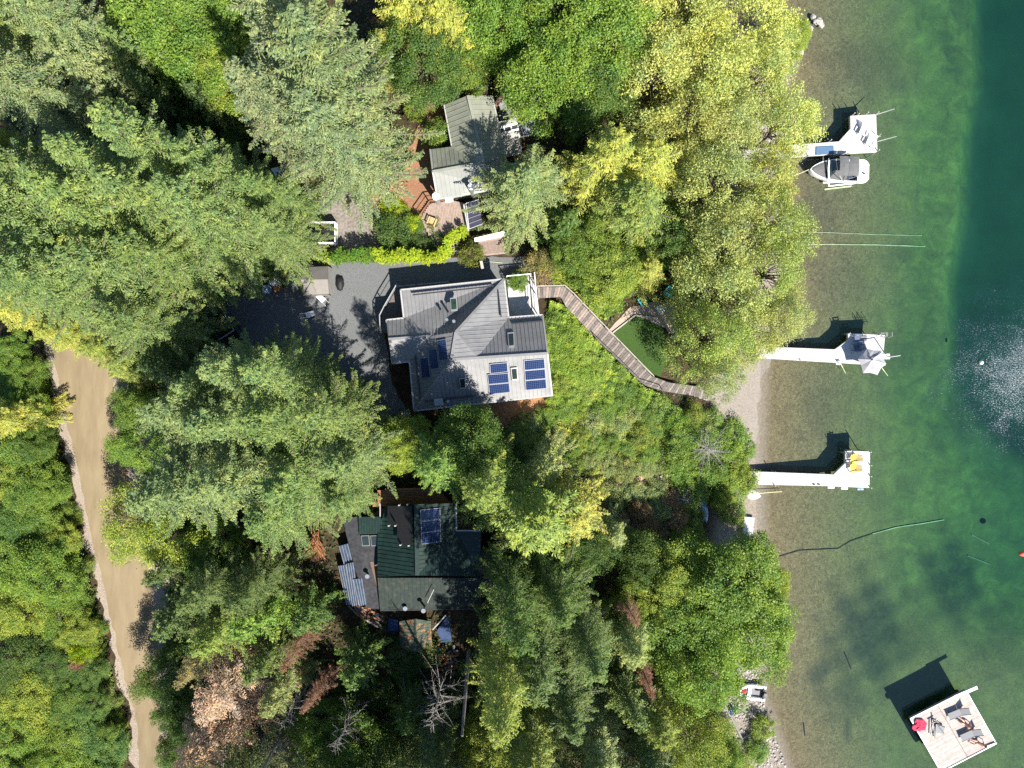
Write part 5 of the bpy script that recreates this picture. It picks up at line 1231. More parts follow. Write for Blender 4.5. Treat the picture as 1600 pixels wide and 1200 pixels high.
def edging():
    r = thing('lawn_edging', 'pale timber edging between the small lawn and the paved patio', 'edging', G(992, 492))
    pts = [G(956, 521, .12), G(992, 493, .12), G(1027, 497, .12)]
    for a, b_ in zip(pts, pts[1:]): b = MB(); b.bar(a, b_, .12, .2); b.build('timber', PALEWOOD, r)
    r = thing('leaning_pole', 'thick dark pole standing at the right edge of the small lawn', 'pole', G(1049, 526))
    b = MB(); b.tube(G(1048, 525), G(1048, 525) + Vector((.1, -.1, 5.2)), .17, .15, 10); b.build('shaft', BARK, r)
    b = MB(); q = G(1032, 498, .0); b.slab([P(1024, 481, 3.6), P(1034, 476, 3.6), P(1041, 484, 3.6), P(1032, 491, 3.6)], .12); t = thing('patio_table', 'small white table with a blue top on the sandy patio', 'table', P(1033, 483, 2.9)); b.build('table_top', WHITEPAINT, t)
    b = MB(); b.slab([P(1028, 482, 3.62), P(1033, 479, 3.62), P(1037, 483, 3.62), P(1032, 487, 3.62)], .02); b.build('table_inset', TARP, t)
    for x, y in ((1026, 481), (1034, 478), (1039, 484), (1032, 489)): b = MB(); p = P(x, y, 3.6); b.box((p.x, p.y, 3.1), (.06, .06, .9)); b.build('leg', WHITEPAINT, t)
edging()

def armchair(name, label, m, at, rz, group=None, cat='chair', slats=5):
    """slatted outdoor armchair facing +x"""
    r = thing(name, label, cat, (0, 0, 0), group)
    for k in range(slats): b = MB(); b.box((-.02 + k * .115, 0, .36 - k * .0 + .02 * k), (.10, .52, .025)); b.build('seat_slat', m, r)
    for k in range(slats):
        b = MB(); y = -.22 + k * .44 / (slats - 1); b.bar((-.05, y, .34), (-.42, y * 1.25, .98 - abs(y) * .25), .085, .022); b.build('back_slat', m, r)
    for s in (-1, 1):
        b = MB(); b.box((.12, s * .34, .56), (.72, .13, .025)); b.build('armrest', m, r)
        b = MB(); b.box((.42, s * .31, .28), (.08, .04, .56)); b.build('leg', m, r); b = MB(); b.box((-.15, s * .31, .27), (.08, .04, .54)); b.build('leg', m, r)
    r.location = at; r.rotation_euler = (0, 0, rz)
    return r

def lounger(label, m, at, rz, group=None, frame=DARKMETAL):
    r = thing('sun_lounger', label, 'sun lounger', (0, 0, 0), group)
    b = MB(); b.slab([(-.95, -.30, .33), (.25, -.30, .33), (.25, .30, .33), (-.95, .30, .33)], .03); b.build('seat_fabric', m, r)
    b = MB(); b.slab([(.27, -.30, .34), (.95, -.30, .72), (.95, .30, .72), (.27, .30, .34)], .03); b.build('back_fabric', m, r)
    for s in (-1, 1): b = MB(); b.bar((-1, s * .33, .32), (.26, s * .33, .32), .04, .05); b.bar((.26, s * .33, .32), (.98, s * .33, .72), .04, .05); b.build('side_rail', frame, r)
    for x in (-.8, .5):
        for s in (-1, 1): b = MB(); b.bar((x, s * .33, .32), (x + .06, s * .33, 0), .035, .035); b.build('leg', frame, r)
    r.location = at; r.rotation_euler = (0, 0, rz)
    return r

armchair('patio_chair', 'turquoise patio chair at the left end of the sandy patio', TEAL, G(1004, 472, .05), 2.2)
armchair('patio_chair', 'turquoise patio chair in shade behind the white patio table', TEAL, G(1044, 456, .05), -2.0)
armchair('wicker_chair', 'tan wicker armchair on the pinkish cabin deck', WICKER, P(675, 350, 4.72), 1.2)
lounger('pale lounger on the slate patio, left of two', LGREYFAB, G(787, 172, .15), 1.9); lounger('pale lounger on the slate patio, right of two', LGREYFAB, G(802, 173, .15), .9)
def log_seat(px, py, label):
    b = MB(); q = G(px, py); b.tube(q, q + Vector((0, 0, .4)), .2, .2, 10); prop(b.build('stump', PALEWOOD), label, 'stump')

def shelter():
    r = thing('canvas_shelter', 'tan canvas storage shelter with a pitched roof on the driveway', 'shelter', P(493, 438, 4.0))
    def q(x, y, z): return P(x, y, z)
    b = MB(); b.slab([q(478, 417.5, 6.3), q(512, 416, 6.3), q(512, 436.5, 7.1), q(470, 437, 7.1)], .04); b.build('roof_panel', TANCANVAS, r)
    b = MB(); b.slab([q(470, 437, 7.1), q(512, 436.5, 7.1), q(514, 459, 6.3), q(474, 461, 6.3)], .04); b.build('roof_panel', TANCANVAS, r)
    b = MB(); b.slab([q(486, 440, 7.15), q(495, 458, 6.75), q(474, 462, 6.45)], .03); b.build('awning', TANCANVAS, r)
    off = Vector()
    b = MB(); b.add([q(512, 416, 6.28), q(512, 436.5, 7.05), q(514, 459, 6.28), q(521, 461, 3.9), q(520, 420, 3.9)], [(0, 1, 2, 3, 4)]); b.add([q(512.5, 416, 6.2) , q(512.5, 436.5, 7.0), q(514.5, 459, 6.2), q(521.2, 461, 3.8), q(520.2, 420, 3.8)], [(4, 3, 2, 1, 0)]); b.build('end_panel', mat('pale_canvas', (.30, .28, .26), .9, .06, 2), r)
    b = MB(); b.slab([q(476, 461, 6.2), q(513, 459.5, 6.2), q(518, 463, 3.9), q(480, 464, 3.9)], .03); b.build('side_panel', TANCANVAS, r)
    o = MB(); g = G(532, 443); o.ball((g.x, g.y, g.z + .2), .6, 14, 8, (.6, 1.15, .6), .12, random.Random(2)); prop(o.build('dark_covered_heap', BLACK, smooth=True), 'dark rounded heap under a cover right of the canvas shelter', 'covered heap')
shelter()

def bike(px, py, label, rz):
    """a small utility scooter lying in the yard"""
    z = tz(G(px, py).x, G(px, py).y) + .06
    r = thing('garden_cart', label, 'cart', G(px, py, .05)); c = G(px, py, .05); R_ = Matrix.Rotation(rz, 3, 'Z')
    def w(x, y, zz): return c + R_ @ Vector((x, y, zz))
    b = MB(); b.slab([w(-.35, -.25, .6), w(.4, -.22, .6), w(.4, .22, .6), w(-.35, .25, .6)], .3); b.build('tray', TRUCK, r)
    for s in (-1, 1):
        b = MB(); b.tube(w(.1, s * .3, .2), w(.1, s * .36, .2), .2, .2, 12); b.build('wheel', BLACK, r)
        b = MB(); b.bar(w(-.3, s * .18, .5), w(-.85, s * .22, .8), .04, .04); b.build('handle', TRUCK, r)
bike(487, 492, 'small white garden cart standing on the gravel yard', .25)
bike(504, 467, 'white garden cart just below the canvas shelter', 2.4)

def vehicle_bed(label, px, py, L, Wd, rz, body, bedc, h0=.7, cab=True):
    g = G(px, py); r = thing('pickup_truck', label, 'truck', g); R_ = Matrix.Rotation(rz, 3, 'Z')
    def w(x, y, z): return g + R_ @ Vector((x, y, z))
    b = MB(); b.slab([w(-L * .62, -Wd / 2, 1.0), w(L * .5, -Wd / 2, 1.0), w(L * .5, Wd / 2, 1.0), w(-L * .62, Wd / 2, 1.0)], .65); b.build('body', body, r)
    b = MB()
    for s in (-1, 1): b.slab([w(0, s * Wd / 2, 1.35), w(L * .5, s * Wd / 2, 1.35), w(L * .5, s * (Wd / 2 - .10), 1.35), w(0, s * (Wd / 2 - .10), 1.35)], .34)
    b.slab([w(L * .5 - .09, -Wd / 2 + .1, 1.35), w(L * .5, -Wd / 2 + .1, 1.35), w(L * .5, Wd / 2 - .1, 1.35), w(L * .5 - .09, Wd / 2 - .1, 1.35)], .34); b.build('bed_sides', body, r)
    b = MB(); b.slab([w(.02, -Wd / 2 + .11, 1.02), w(L * .5 - .1, -Wd / 2 + .11, 1.02), w(L * .5 - .1, Wd / 2 - .11, 1.02), w(.02, Wd / 2 - .11, 1.02)], .015); b.build('bed_liner', bedc, r)
    b = MB(); b.slab([w(-L * .30, -Wd / 2 + .12, 1.85), w(-.1, -Wd / 2 + .12, 1.85), w(-.1, Wd / 2 - .12, 1.85), w(-L * .30, Wd / 2 - .12, 1.85)], .12); b.slab([w(-L * .36, -Wd / 2 + .02, 1.02), w(-.02, -Wd / 2 + .02, 1.02), w(-.02, Wd / 2 - .02, 1.02), w(-L * .36, Wd / 2 - .02, 1.02)], .02); b.build('cab_roof', body, r)
    b = MB(); b.slab([w(-L * .34, -Wd / 2 + .08, 1.73), w(-.06, -Wd / 2 + .08, 1.73), w(-.06, Wd / 2 - .08, 1.73), w(-L * .34, Wd / 2 - .08, 1.73)], .72); b.build('windows', GLASS, r)
    for x in (-L * .42, L * .3):
        for s in (-1, 1): b = MB(); b.tube(w(x, s * (Wd / 2 - .22), .37), w(x, s * (Wd / 2 + .01), .37), .37, .37, 14); b.build('wheel', BLACK, r)
    return r
vehicle_bed('white pickup truck, its dark empty bed poking out from under the fir above the hedge', 482, 368, 5.6, 1.95, 0.0, TRUCK, BLACK)
vehicle_bed('silver rimmed dark pickup half hidden by firs at the left end of the driveway', 348, 498, 5.4, 1.95, math.radians(-58), mat('charcoal_car_paint', (.06, .065, .075), .25, .05, 2, spec=.5), BLACK)
b = MB(); b.bar(G(352, 478, 1.4), G(375, 518, 1.4), .10, .06); b.bar(G(375, 518, 1.4), G(352, 532, 1.4), .10, .06); prop(b.build('rack_bar', TRIM), 'bright metal rack rail along the dark pickup bed', 'rail')
def quad(px, py, label, m):
    g = G(px, py); r = thing('garden_tractor', label, 'ride-on mower', g)
    b = MB(); b.ball((g.x, g.y, g.z + .6), .55, 12, 7, (1.2, .75, .6)); b.build('hood', m, r, smooth=True); b = MB(); b.ball((g.x - .75, g.y + .1, g.z + .75), .32, 10, 6, (1, 1, .5)); b.build('seat', BLACK, r, smooth=True)
    for dx in (-.7, .55):
        for s in (-1, 1): b = MB(); b.tube((g.x + dx, g.y + s * .4, g.z + .25), (g.x + dx, g.y + s * .55, g.z + .25), .26, .26, 12); b.build('wheel', BLACK, r)
quad(433, 441, 'white hooded ride-on mower under the fir left of the canvas shelter', TRUCK); quad(424, 420, 'dark ride-on mower beneath the fir, highest of the parked things', DARKMETAL)
r = thing('round_table', 'round patterned garden table beside the parked mower', 'table', G(421, 454)); g_ = G(421, 454)
b = MB(); b.tube(g_ + Vector((0, 0, .72)), g_ + Vector((0, 0, .76)), .45, .45, 20); b.build('table_top', TARP, r); b = MB(); b.tube(g_, g_ + Vector((0, 0, .72)), .05, .05, 8); b.tube(g_, g_ + Vector((0, 0, .04)), .28, .28, 12); b.build('pedestal', DARKMETAL, r)
b = MB(); q = G(437, 451, .3); b.box(q, (.8, .5, .5), .5); prop(b.build('wooden_crate', RUST), 'rust brown crate beside the round garden table', 'crate')

def lamp():
    r = thing('garden_lamp', 'white post with a two way sign board at the hedge end', 'post', G(754, 420)); g = G(754, 420)
    b = MB(); b.tube(g, g + Vector((0, 0, 1.6)), .05, .05, 8); b.build('post', WHITEPAINT, r); b = MB(); b.box(g + Vector((0, .1, 1.6)), (.25, .7, .06), .2); b.build('board', PALEWOOD, r)
lamp()
b = MB(); pts = [P(700, 405, 4.6)] + [P(715 + k * 9, 410 + 3 * math.sin(k), 4.5) for k in range(5)] + [P(790, 409, 4.5)]; b.path([G(730, 405, .1), G(738, 410, .1), G(750, 412, .1), G(765, 409, .1), G(785, 411, .1)], .025); prop(b.build('garden_hose', ROPE), 'green garden hose lying at the right end of the hedge', 'hose')
b = MB(); b.slab([G(428, 268, .9), G(455, 262, .9), G(466, 275, .9), G(440, 288, .9)], .8); prop(b.build('white_trailer', TRUCK), 'white boxy trailer roof glimpsed between the fir bank and the great pale fir', 'trailer')
b = MB(); b.slab([G(798, 664, .5), G(825, 661, .5), G(826, 670, .5), G(799, 673, .5)], .4); prop(b.build('white_bench', PALEWOOD), 'pale timber bench below the white roof corner', 'bench')
b = MB(); b.bar(G(1031, 742, .4), G(1040, 760, .3), .3, .3); b.bar(G(1040, 760, .3), G(1043, 778, .2), .3, .3); prop(b.build('timber_wall', WOOD), 'weathered timber steps beside the bare shrub', 'timber steps')
b = MB(); b.bar(G(1040, 742, .5), G(1052, 735, .5), .25, .2); prop(b.build('squared_log', PALEWOOD), 'pale timber beam at the end of the garden path', 'beam')

# ------------------------------------------------------------------ docks
def dock(name, label, outline, zt, piles, m=WHITE, seams=None, plank_dir=None):
    r = thing(name, label, 'dock', P(outline[0][0], outline[0][1], 0))
    W3 = [P(x, y, zt) for x, y in outline]
    b = MB(); c = sum(W3, Vector()) / len(W3); b.slab([p - Vector((0, 0, .06)) for p in W3], .28); b.build('deck_frame', mat('dock_frame', (.55, .54, .52), .8, .1, 3), r)
    # deck boards laid across, real joints between them
    d = (P(*plank_dir[1], zt) - P(*plank_dir[0], zt)); d.z = 0; d.normalize(); n = Vector((-d.y, d.x, 0))
    ks = [p.x * n.x + p.y * n.y for p in W3]; k = min(ks); wd = .62; cnt = 0
    while k < max(ks) - .02:
        hi = min(k + wd - .012, max(ks) - .001)
        # clip the outline to the strip k..hi
        poly = [(p.x, p.y) for p in W3]
        for sgn, lim in ((1, k + .002), (-1, hi)):
            out = []
            for i in range(len(poly)):
                a = poly[i]; q = poly[(i + 1) % len(poly)]; va = sgn * (a[0] * n.x + a[1] * n.y - lim); vb = sgn * (q[0] * n.x + q[1] * n.y - lim)
                if va >= 0: out.append(a)
                if va * vb < 0: t = va / (va - vb); out.append((a[0] + (q[0] - a[0]) * t, a[1] + (q[1] - a[1]) * t))
            poly = out
        if len(poly) >= 3: b = MB(); b.slab([(x, y, zt + rnd.uniform(-.002, .002)) for x, y in poly], .045); b.build('deck_panel', m, r)
        k += wd
    for x, y, up in piles:
        p = P(x, y, zt); g = tz(p.x, p.y); b = MB(); b.tube((p.x, p.y, g - .3), (p.x, p.y, zt + up), .045, .045, 8); b.tube((p.x, p.y, zt + up), (p.x, p.y, zt + up + .03), .06, .05, 8); b.build('pile', TRIM, r)
    return r
Z1 = .85
dock('floating_dock', 'white dock at the top with the motorboat moored along its lower side', [(1090, 240), (1180, 232), (1252, 225.5), (1311, 221), (1329, 201), (1328.5, 181), (1369, 178.5), (1371, 236.5), (1330, 239), (1262, 243), (1180, 250), (1092, 254)], Z1,
     [(1332, 179.5, .5), (1340, 179.5, .35), (1353, 178.5, .5), (1369, 178, .5), (1295, 221.5, .6), (1371, 236, .4), (1371.5, 215, .4), (1262, 243.5, .3), (1240, 227, .3)], plank_dir=((1340, 185), (1341, 236)))
dock('floating_dock', 'white dock in the middle, shaded by a pale patio umbrella', [(1180, 541), (1304.5, 546), (1325.5, 531), (1325, 521), (1383, 523.5), (1379, 571), (1344, 569), (1180, 559)], Z1,
     [(1326, 521, .3), (1372, 523.5, .4), (1380, 571, .3), (1309, 566.5, .4), (1200, 541.5, .2), (1250, 562.5, .2)], plank_dir=((1340, 525), (1339, 570)))
dock('floating_dock', 'white dock below the others with two yellow armchairs', [(1171, 736.5), (1302.5, 741.5), (1321, 723.5), (1321, 704.5), (1359.5, 705.5), (1358.5, 762.5), (1290, 759.5), (1171, 757)], Z1,
     [(1358.5, 706, .35), (1359.5, 727, .3), (1359.5, 744, .3), (1359.5, 762, .3), (1210, 737.5, .3), (1210, 758.5, .3), (1320, 708, .3), (1328, 704, .3)], plank_dir=((1340, 707), (1339, 762)))
# dark cross joints and small fittings
def bumper(px, py, label, m=TARP):
    b = MB(); p = P(px, py, .6); b.tube(p + Vector((-.3, 0, 0)), p + Vector((.3, 0, 0)), .13, .13, 10); prop(b.build('fender', m), label, 'fender')
bumper(1298, 761.5, 'pale fender hanging on the lower dock, left of three', GELCOAT); bumper(1319, 762.8, 'white fender hanging on the lower dock, middle of three', GELCOAT); bumper(1344, 763.8, 'light blue fender hanging on the lower dock, right of three')
b = MB(); b.path([P(1273, 744, .9), P(1276, 750, .9), P(1280, 758, .9)], .015); prop(b.build('mooring_rope', ROPE), 'thin rope lying across the lower dock', 'rope')
for x, y, l in ((1272, 757, 'dark cleat on the lower dock, left of two'), (1279.5, 757, 'dark cleat on the lower dock, right of two'), (1310, 547.5 + 15.5, 'dark cleat on the umbrella dock')):
    b = MB(); b.box(P(x, y, .92), (.22, .08, .08)); prop(b.build('cleat', DARKMETAL), l, 'cleat')
b = MB(); b.slab([P(1275.5, 229.5, .95), P(1302.5, 228, .95), P(1303, 239.5, .95), P(1275, 242, .95)], .07)
o = b.build('blue_mat', mat('blue_mat', (.075, .14, .24), .7, .08, 3)); prop(o, 'blue mat lying on the top dock above the motorboat', 'mat')
def whip(a, bb, label):
    b = MB(); b.tube(P(*a), P(*bb), .045, .03, 6); prop(b.build('mooring_whip', TRIM), label, 'mooring pole')
whip((1369, 179, .9), (1398, 170, 1.6), 'long white mooring pole at the upper corner of the top dock'); whip((1371, 221, .9), (1401, 213, 1.6), 'long white mooring pole at the lower side of the top dock'); whip((1371, 214, .9), (1377, 209, 1.8), 'short white pole on the outer edge of the top dock')
armchair('dock_chair', 'white slatted armchair on the top dock, upper of two', WHITEPAINT, P(1347, 206, .86), -2.0); armchair('dock_chair', 'white slatted armchair on the top dock, lower of two', WHITEPAINT, P(1358, 222, .86), -2.0)
NAV = mat('slate_blue_slats', (.10, .13, .19), .6, .1, 4)
armchair('dock_chair', 'slate blue armchair in the umbrella shade, upper of two', NAV, P(1340, 529, .86), math.pi); armchair('dock_chair', 'slate blue armchair in the umbrella shade, lower of two', NAV, P(1338.5, 543, .86), math.pi)
armchair('dock_chair', 'yellow armchair on the lower dock, upper of two', YELLOW, P(1334, 715.5, .86), math.pi + .15); armchair('dock_chair', 'yellow armchair on the lower dock, lower of two', YELLOW, P(1333, 730.5, .86), math.pi + .15)
def ladder(px, py, label):
    r = thing('swim_ladder', label, 'ladder', P(px, py, .8)); c = P(px, py, .9)
    for s in (-1, 1): b = MB(); b.path([c + Vector((s * .22, -.3, 0)), c + Vector((s * .22, -.2, .75)), c + Vector((s * .22, .15, .75)), c + Vector((s * .22, .22, -1))], .025); b.build('handrail', TRIM, r)
    for k in range(3): b = MB(); b.tube(c + Vector((-.22, .2, -.1 - .3 * k)), c + Vector((.22, .2, -.1 - .3 * k)), .02); b.build('rung', TRIM, r)
ladder(1375, 522.5, 'pale swim ladder at the upper corner of the umbrella dock'); ladder(1384, 523, 'pale swim ladder nearest the corner of the umbrella dock')
b = MB(); b.slab([P(1307, 565, .84), P(1314, 565, .84), P(1314, 570, .84), P(1307, 570, .84)], .3); prop(b.build('dock_box', GELCOAT), 'small white float box under the edge of the umbrella dock', 'box')
def lowrope(a, bb, label): b = MB(); b.tube(P(*a), P(*bb), .03, .03, 6); prop(b.build('mooring_line', ROPE), label, 'rope')
lowrope((1314, 569, .3), (1321, 583, -.6), 'pale line running into the water left of the umbrella'); lowrope((1378, 575, .3), (1387, 587, -.6), 'pale line running into the water right of the umbrella')
lowrope((1240, 275, 1.2), (1266, 264, .6), 'pale mooring line from the shore to the bow of the motorboat'); lowrope((1183, 771, .5), (1222, 768, .05), 'thin line tied to the small white boat on the shore')
lowrope((1200, 1024, .5), (1215, 1019, .5), 'pale pole poking out from the shore alders over the water')

def umbrella():
    zt = 3.05; c = P(1362.5, 562, zt)
    r = thing('patio_umbrella', 'pale grey hexagonal cantilever umbrella over the middle dock', 'umbrella', P(1376, 557, .86))
    outer = [(1340.5, 561), (1354.5, 544.5), (1377, 547.5), (1385, 568.5), (1371, 586), (1348.5, 583)]
    rim = [P(x, y, 2.5) for x, y in outer]; n = 6
    for i in range(n):
        a, bb = rim[i], rim[(i + 1) % n]; sag = (a + bb) / 2; sag = sag.lerp(Vector((c.x, c.y, 2.6)), .09)
        m1 = c.lerp(a, .5) + Vector((0, 0, .06)); m2 = c.lerp(bb, .5) + Vector((0, 0, .06)); ms = c.lerp(sag, .5) - Vector((0, 0, .02))
        b = MB(); b.add([c, m1, ms, m2, a, sag, bb], [(0, 1, 2), (0, 2, 3), (1, 4, 5, 2), (2, 5, 6, 3)]); o = b.build('canopy_panel', CANVAS, r)
        b = MB(); b.tube(c - Vector((0, 0, .03)), a - Vector((0, 0, .03)), .018, .014, 6); b.build('rib', TRIM, r)
    b = MB(); b.tube(c, c + Vector((0, 0, .14)), .07, .04, 10); b.build('finial', DARKMETAL, r)
    base = P(1386, 557, .9); top = Vector((base.x, base.y, 3.2))
    b = MB(); b.tube(base, top, .05, .05, 10); b.tube(top, c + Vector((0, 0, .18)), .04, .035, 8); b.build('mast', TRIM, r)
    b = MB(); b.box((base.x - .2, base.y, .9), (.9, .5, .08)); b.build('base', WHITEPAINT, r)
umbrella()

# ------------------------------------------------------------------ motorboat
def motorboat():
    hd = math.radians(-1.5); c0 = P(1312, 266.5, .8)
    r = thing('motorboat', 'white motorboat with dark grey canvas covers moored at the top dock', 'motorboat', (c0.x, c0.y, 0))
    R_ = Matrix.Rotation(hd, 3, 'Z'); o = Vector((c0.x, c0.y, 0))
    def w(x, y, z): return o + R_ @ Vector((x, y, z))
    L = 5.75; x0 = -L / 2
    def half(t):                          # half beam from bow (0) to stern (1)
        return 1.14 * (1 - (1 - min(t / .55, 1)) ** 2.1) ** .72 if t < .9 else 1.14 * math.sqrt(max(0.02, 1 - ((t - .9) / .105) ** 2 * .72))
    ts = [0, .015, .04, .08, .14, .2, .28, .36, .45, .55, .65, .75, .85, .9, .94, .97, 1.0]
    vs = []; fs = []; K = 9
    for t in ts:
        hb = max(half(t), .03); x = x0 + L * t; sheer = .95 - .22 * t; keel = -.45 + .75 * (1 - min(t / .3, 1)) ** 2
        prof = [(-1, sheer), (-1.0, sheer - .12), (-.93, .25), (-.72, -.05), (0, keel), (.72, -.05), (.93, .25), (1.0, sheer - .12), (1, sheer)]
        for yy, zz in prof: vs.append(w(x, yy * hb, max(zz, keel)))
    for i in range(len(ts) - 1):
        for k in range(K - 1): fs.append((i * K + k, (i + 1) * K + k, (i + 1) * K + k + 1, i * K + k + 1))
    fs.append(tuple((len(ts) - 1) * K + k for k in range(K)))
    b = MB(); b.add(vs, fs); b.build('hull', GELCOAT, r, smooth=True)
    # gunwale ring
    b = MB(); ring = []
    for t in ts:
        hb = max(half(t), .03); x = x0 + L * t; sh = .955 - .22 * t; inn = max(hb - .17, 0.0)
        ring.append((x, hb, inn, sh))
    for s in (-1, 1):
        for (xa, ha, ia, sa), (xb, hb, ib, sb) in zip(ring, ring[1:]):
            b.add([w(xa, s * ha, sa), w(xb, s * hb, sb), w(xb, s * ib, sb + .02), w(xa, s * ia, sa + .02)], [(0, 1, 2, 3)] if s < 0 else [(3, 2, 1, 0)])
    b.build('gunwale', GELCOAT, r)
    def deckpatch(name, t0, t1, zo, m, inset=.15, dome=.0, n=7, parent=r):
        b = MB(); rows = []
        for i in range(n + 1):
            t = t0 + (t1 - t0) * i / n; hb = max(half(t) - inset, .0); x = x0 + L * t; sh = .955 - .22 * t + zo
            rows.append([w(x, hb * q, sh + dome * (1 - q * q)) for q in (-1, -.6, 0, .6, 1)])
        vs = [p for row in rows for p in row]; b.add(vs, [(i * 5 + k, (i + 1) * 5 + k, (i + 1) * 5 + k + 1, i * 5 + k + 1) for i in range(n) for k in range(4)])
        return b.build(name, m, parent, smooth=True)
    DG = mat('boat_canvas', (.12, .12, .12), .9, .12, 4, .1)
    deckpatch('bow_cover', .035, .26, .03, DG, .10, .12)
    deckpatch('swim_platform', .80, .995, .0, GELCOAT, .0, .05)
    deckpatch('cockpit_floor', .27, .80, -.45, NAVY, .12)
    deckpatch('cockpit_cover', .30, .62, -.02, DG, .10, .10)
    b = MB()
    for i in range(9):
        q = -1 + 2 * i / 8; q2 = -1 + 2 * (i + 1) / 8
        if i < 8: b.bar(w(x0 + L * (.27 + .03 * (q * q)), 1.05 * q, 1.0 + .35 * (1 - q ** 4)), w(x0 + L * (.27 + .03 * (q2 * q2)), 1.05 * q2, 1.0 + .35 * (1 - q2 ** 4)), .14, .05)
    b.build('windshield_frame', GELCOAT, r)
    b = MB(); b.add([w(x0 + L * .30, -.8, 1.3), w(x0 + L * .30, .85, 1.3), w(x0 + L * .40, .9, 1.05), w(x0 + L * .42, -.2, 1.0)], [(0, 1, 2, 3)]); b.build('windshield', GLASS, r)
    # bimini: two arched panels
    for k, (ta, tb) in enumerate(((.40, .55), (.555, .70), (.705, .745))):
        b = MB(); rows = []
        for t in (ta, (ta + tb) / 2, tb):
            rows.append([w(x0 + L * t, .08 + q * .93, (2.0 if k < 2 else 1.75) + .16 * (1 - q * q) + .05 * math.sin(math.pi * (t - ta) / (tb - ta))) for q in (-1, -.6, -.2, .2, .6, 1)])
        vs = [p for row in rows for p in row]; b.add(vs, [(i * 6 + j, (i + 1) * 6 + j, (i + 1) * 6 + j + 1, i * 6 + j + 1) for i in range(2) for j in range(5)])
        b.build('bimini_panel', GREYFAB if k == 2 else DG, r)
    for t in (.41, .70):
        for s in (-1, 1): b = MB(); b.bar(w(x0 + L * .55, s * 1.02, .85), w(x0 + L * t, .08 + s * .93, 2.0), .04, .04); b.build('bimini_pole', TRIM, r)
    b = MB(); b.box(w(x0 + L * .9, -.25, .95), (.14, .14, .12)); b.build('ski_eye', BLACK, r)
    b = MB(); b.tube(w(-1.15, 1.1, 1.0), w(-.75, 1.5, 1.05), .05, .05, 6); b.tube(w(-1.0, 1.25, 1.0), w(-.2, 1.45, 1.0), .08, .05, 6); b.build('tower_arm', DARKMETAL, r)
    # boat lift
    l = thing('boat_lift', 'white metal boat lift frame below the motorboat', 'boat lift', P(1312, 288, 0)); 
    for a, bb, ww in (((1286, 285.5, .6), (1338, 282.5, .6), .11), ((1294, 291, .3), (1336, 286.5, .3), .10), ((1335.5, 282, .6), (1335.5, 287, .6), .12), ((1293.5, 285, .5), (1296, 291, .3), .12), ((1288, 296, -.6), (1330, 291, -.6), .14), ((1286, 240, .3), (1287, 285, .3), .1)):
        b = MB(); b.bar(P(*a), P(*bb), ww, .1); b.build('beam', WHITEPAINT if ww < .13 else ROPE, l)
motorboat()

def dinghy():
    c0 = P(1174, 1080, .3); r = thing('inflatable_dinghy', 'small white dinghy with a red bag pulled onto the beach at the bottom', 'dinghy', (c0.x, c0.y, 0)); R_ = Matrix.Rotation(math.radians(-7), 3, 'Z'); o = Vector((c0.x, c0.y, .22))
    def w(x, y, z): return o + R_ @ Vector((x, y, z))
    L = 2.6; b = MB(); n = 16; path = []
    for s in (1, -1):
        pts = []
        for i in range(n + 1):
            t = i / n; x = -L / 2 + L * t; hb = .60 * (1 - (1 - min(t / .5, 1)) ** 2.2) ** .6; pts.append(w(x, s * hb, .22 + .14 * (1 - t) ** 2))
        path.append(pts)
        for a, bb in zip(pts, pts[1:]): b.tube(a, bb, .19, .19, 10)
    b.build('tube', GELCOAT, r, smooth=True)
    b = MB(); q = path[0][2:] + path[1][2:][::-1]; b.slab([p - Vector((0, 0, .12)) for p in q], .05); b.build('floor', LGREYFAB, r)
    b = MB(); b.box(w(-.25, 0, .3), (.32, 1.15, .06), math.radians(-7)); b.build('seat', GELCOAT, r); b = MB(); b.box(w(1.05, 0, .25), (.08, 1.1, .4), math.radians(-7)); b.build('transom', BLACK, r)
    b = MB(); b.box(w(1.22, 0, .4), (.3, .25, .4)); b.build('outboard_motor', DARKMETAL, r)
    b = MB(); p = w(-.75, 0, .25); b.ball(p, .26, 10, 6, (1, .8, .7), .15, random.Random(4)); prop(b.build('red_bag', RED), 'red bag lying in the bow of the small white dinghy', 'bag')
    b = MB(); p = w(.5, .3, .3); b.ball(p, .2, 8, 6, (1.4, .6, .6), .15, random.Random(5)); prop(b.build('dark_bag', BLACK), 'dark bundle in the stern of the small white dinghy', 'bundle')
dinghy()

def shell(name, label, cat, px, py, L, Bm, rz, m, h=.35, z=None):
    g = G(px, py) if z is None else P(px, py, z); R_ = Matrix.Rotation(rz, 3, 'Z'); vs = []; fs = []; n = 14; K = 9
    for i in range(n + 1):
        t = i / n; x = (t - .5) * L; hb = Bm / 2 * max(.02, math.sin(math.pi * min(max(t, .01), .99))) ** .6; hh = h * max(.1, math.sin(math.pi * min(max(t, .02), .98))) ** .35
        for k in range(K): a = math.pi * k / (K - 1); vs.append(g + R_ @ Vector((x, hb * math.cos(a), hh * math.sin(a) ** .8)))
    for i in range(n):
        for k in range(K - 1): fs.append((i * K + k, i * K + k + 1, (i + 1) * K + k + 1, (i + 1) * K + k))
    b = MB(); b.add(vs, fs); o = b.build(name, m, smooth=True); prop(o, label, cat); return o
shell('upturned_canoe', 'upturned canoe under a blue and white cover on the shore bank', 'canoe', 1098, 792, 3.0, .9, math.radians(-78), TARP, .5)
shell('small_rowboat', 'small white boat nosing out of the shrubs beside the lower dock', 'rowboat', 1175, 772, 1.6, 1.0, math.radians(-15), GELCOAT, .4)
b = MB(); b.slab([G(1161, 806, .5), G(1177, 808, .35), G(1174, 836, .35), G(1158, 832, .5)], .12); prop(b.build('white_board', WHITE), 'white rectangular float lying on the shore by the alders', 'float')

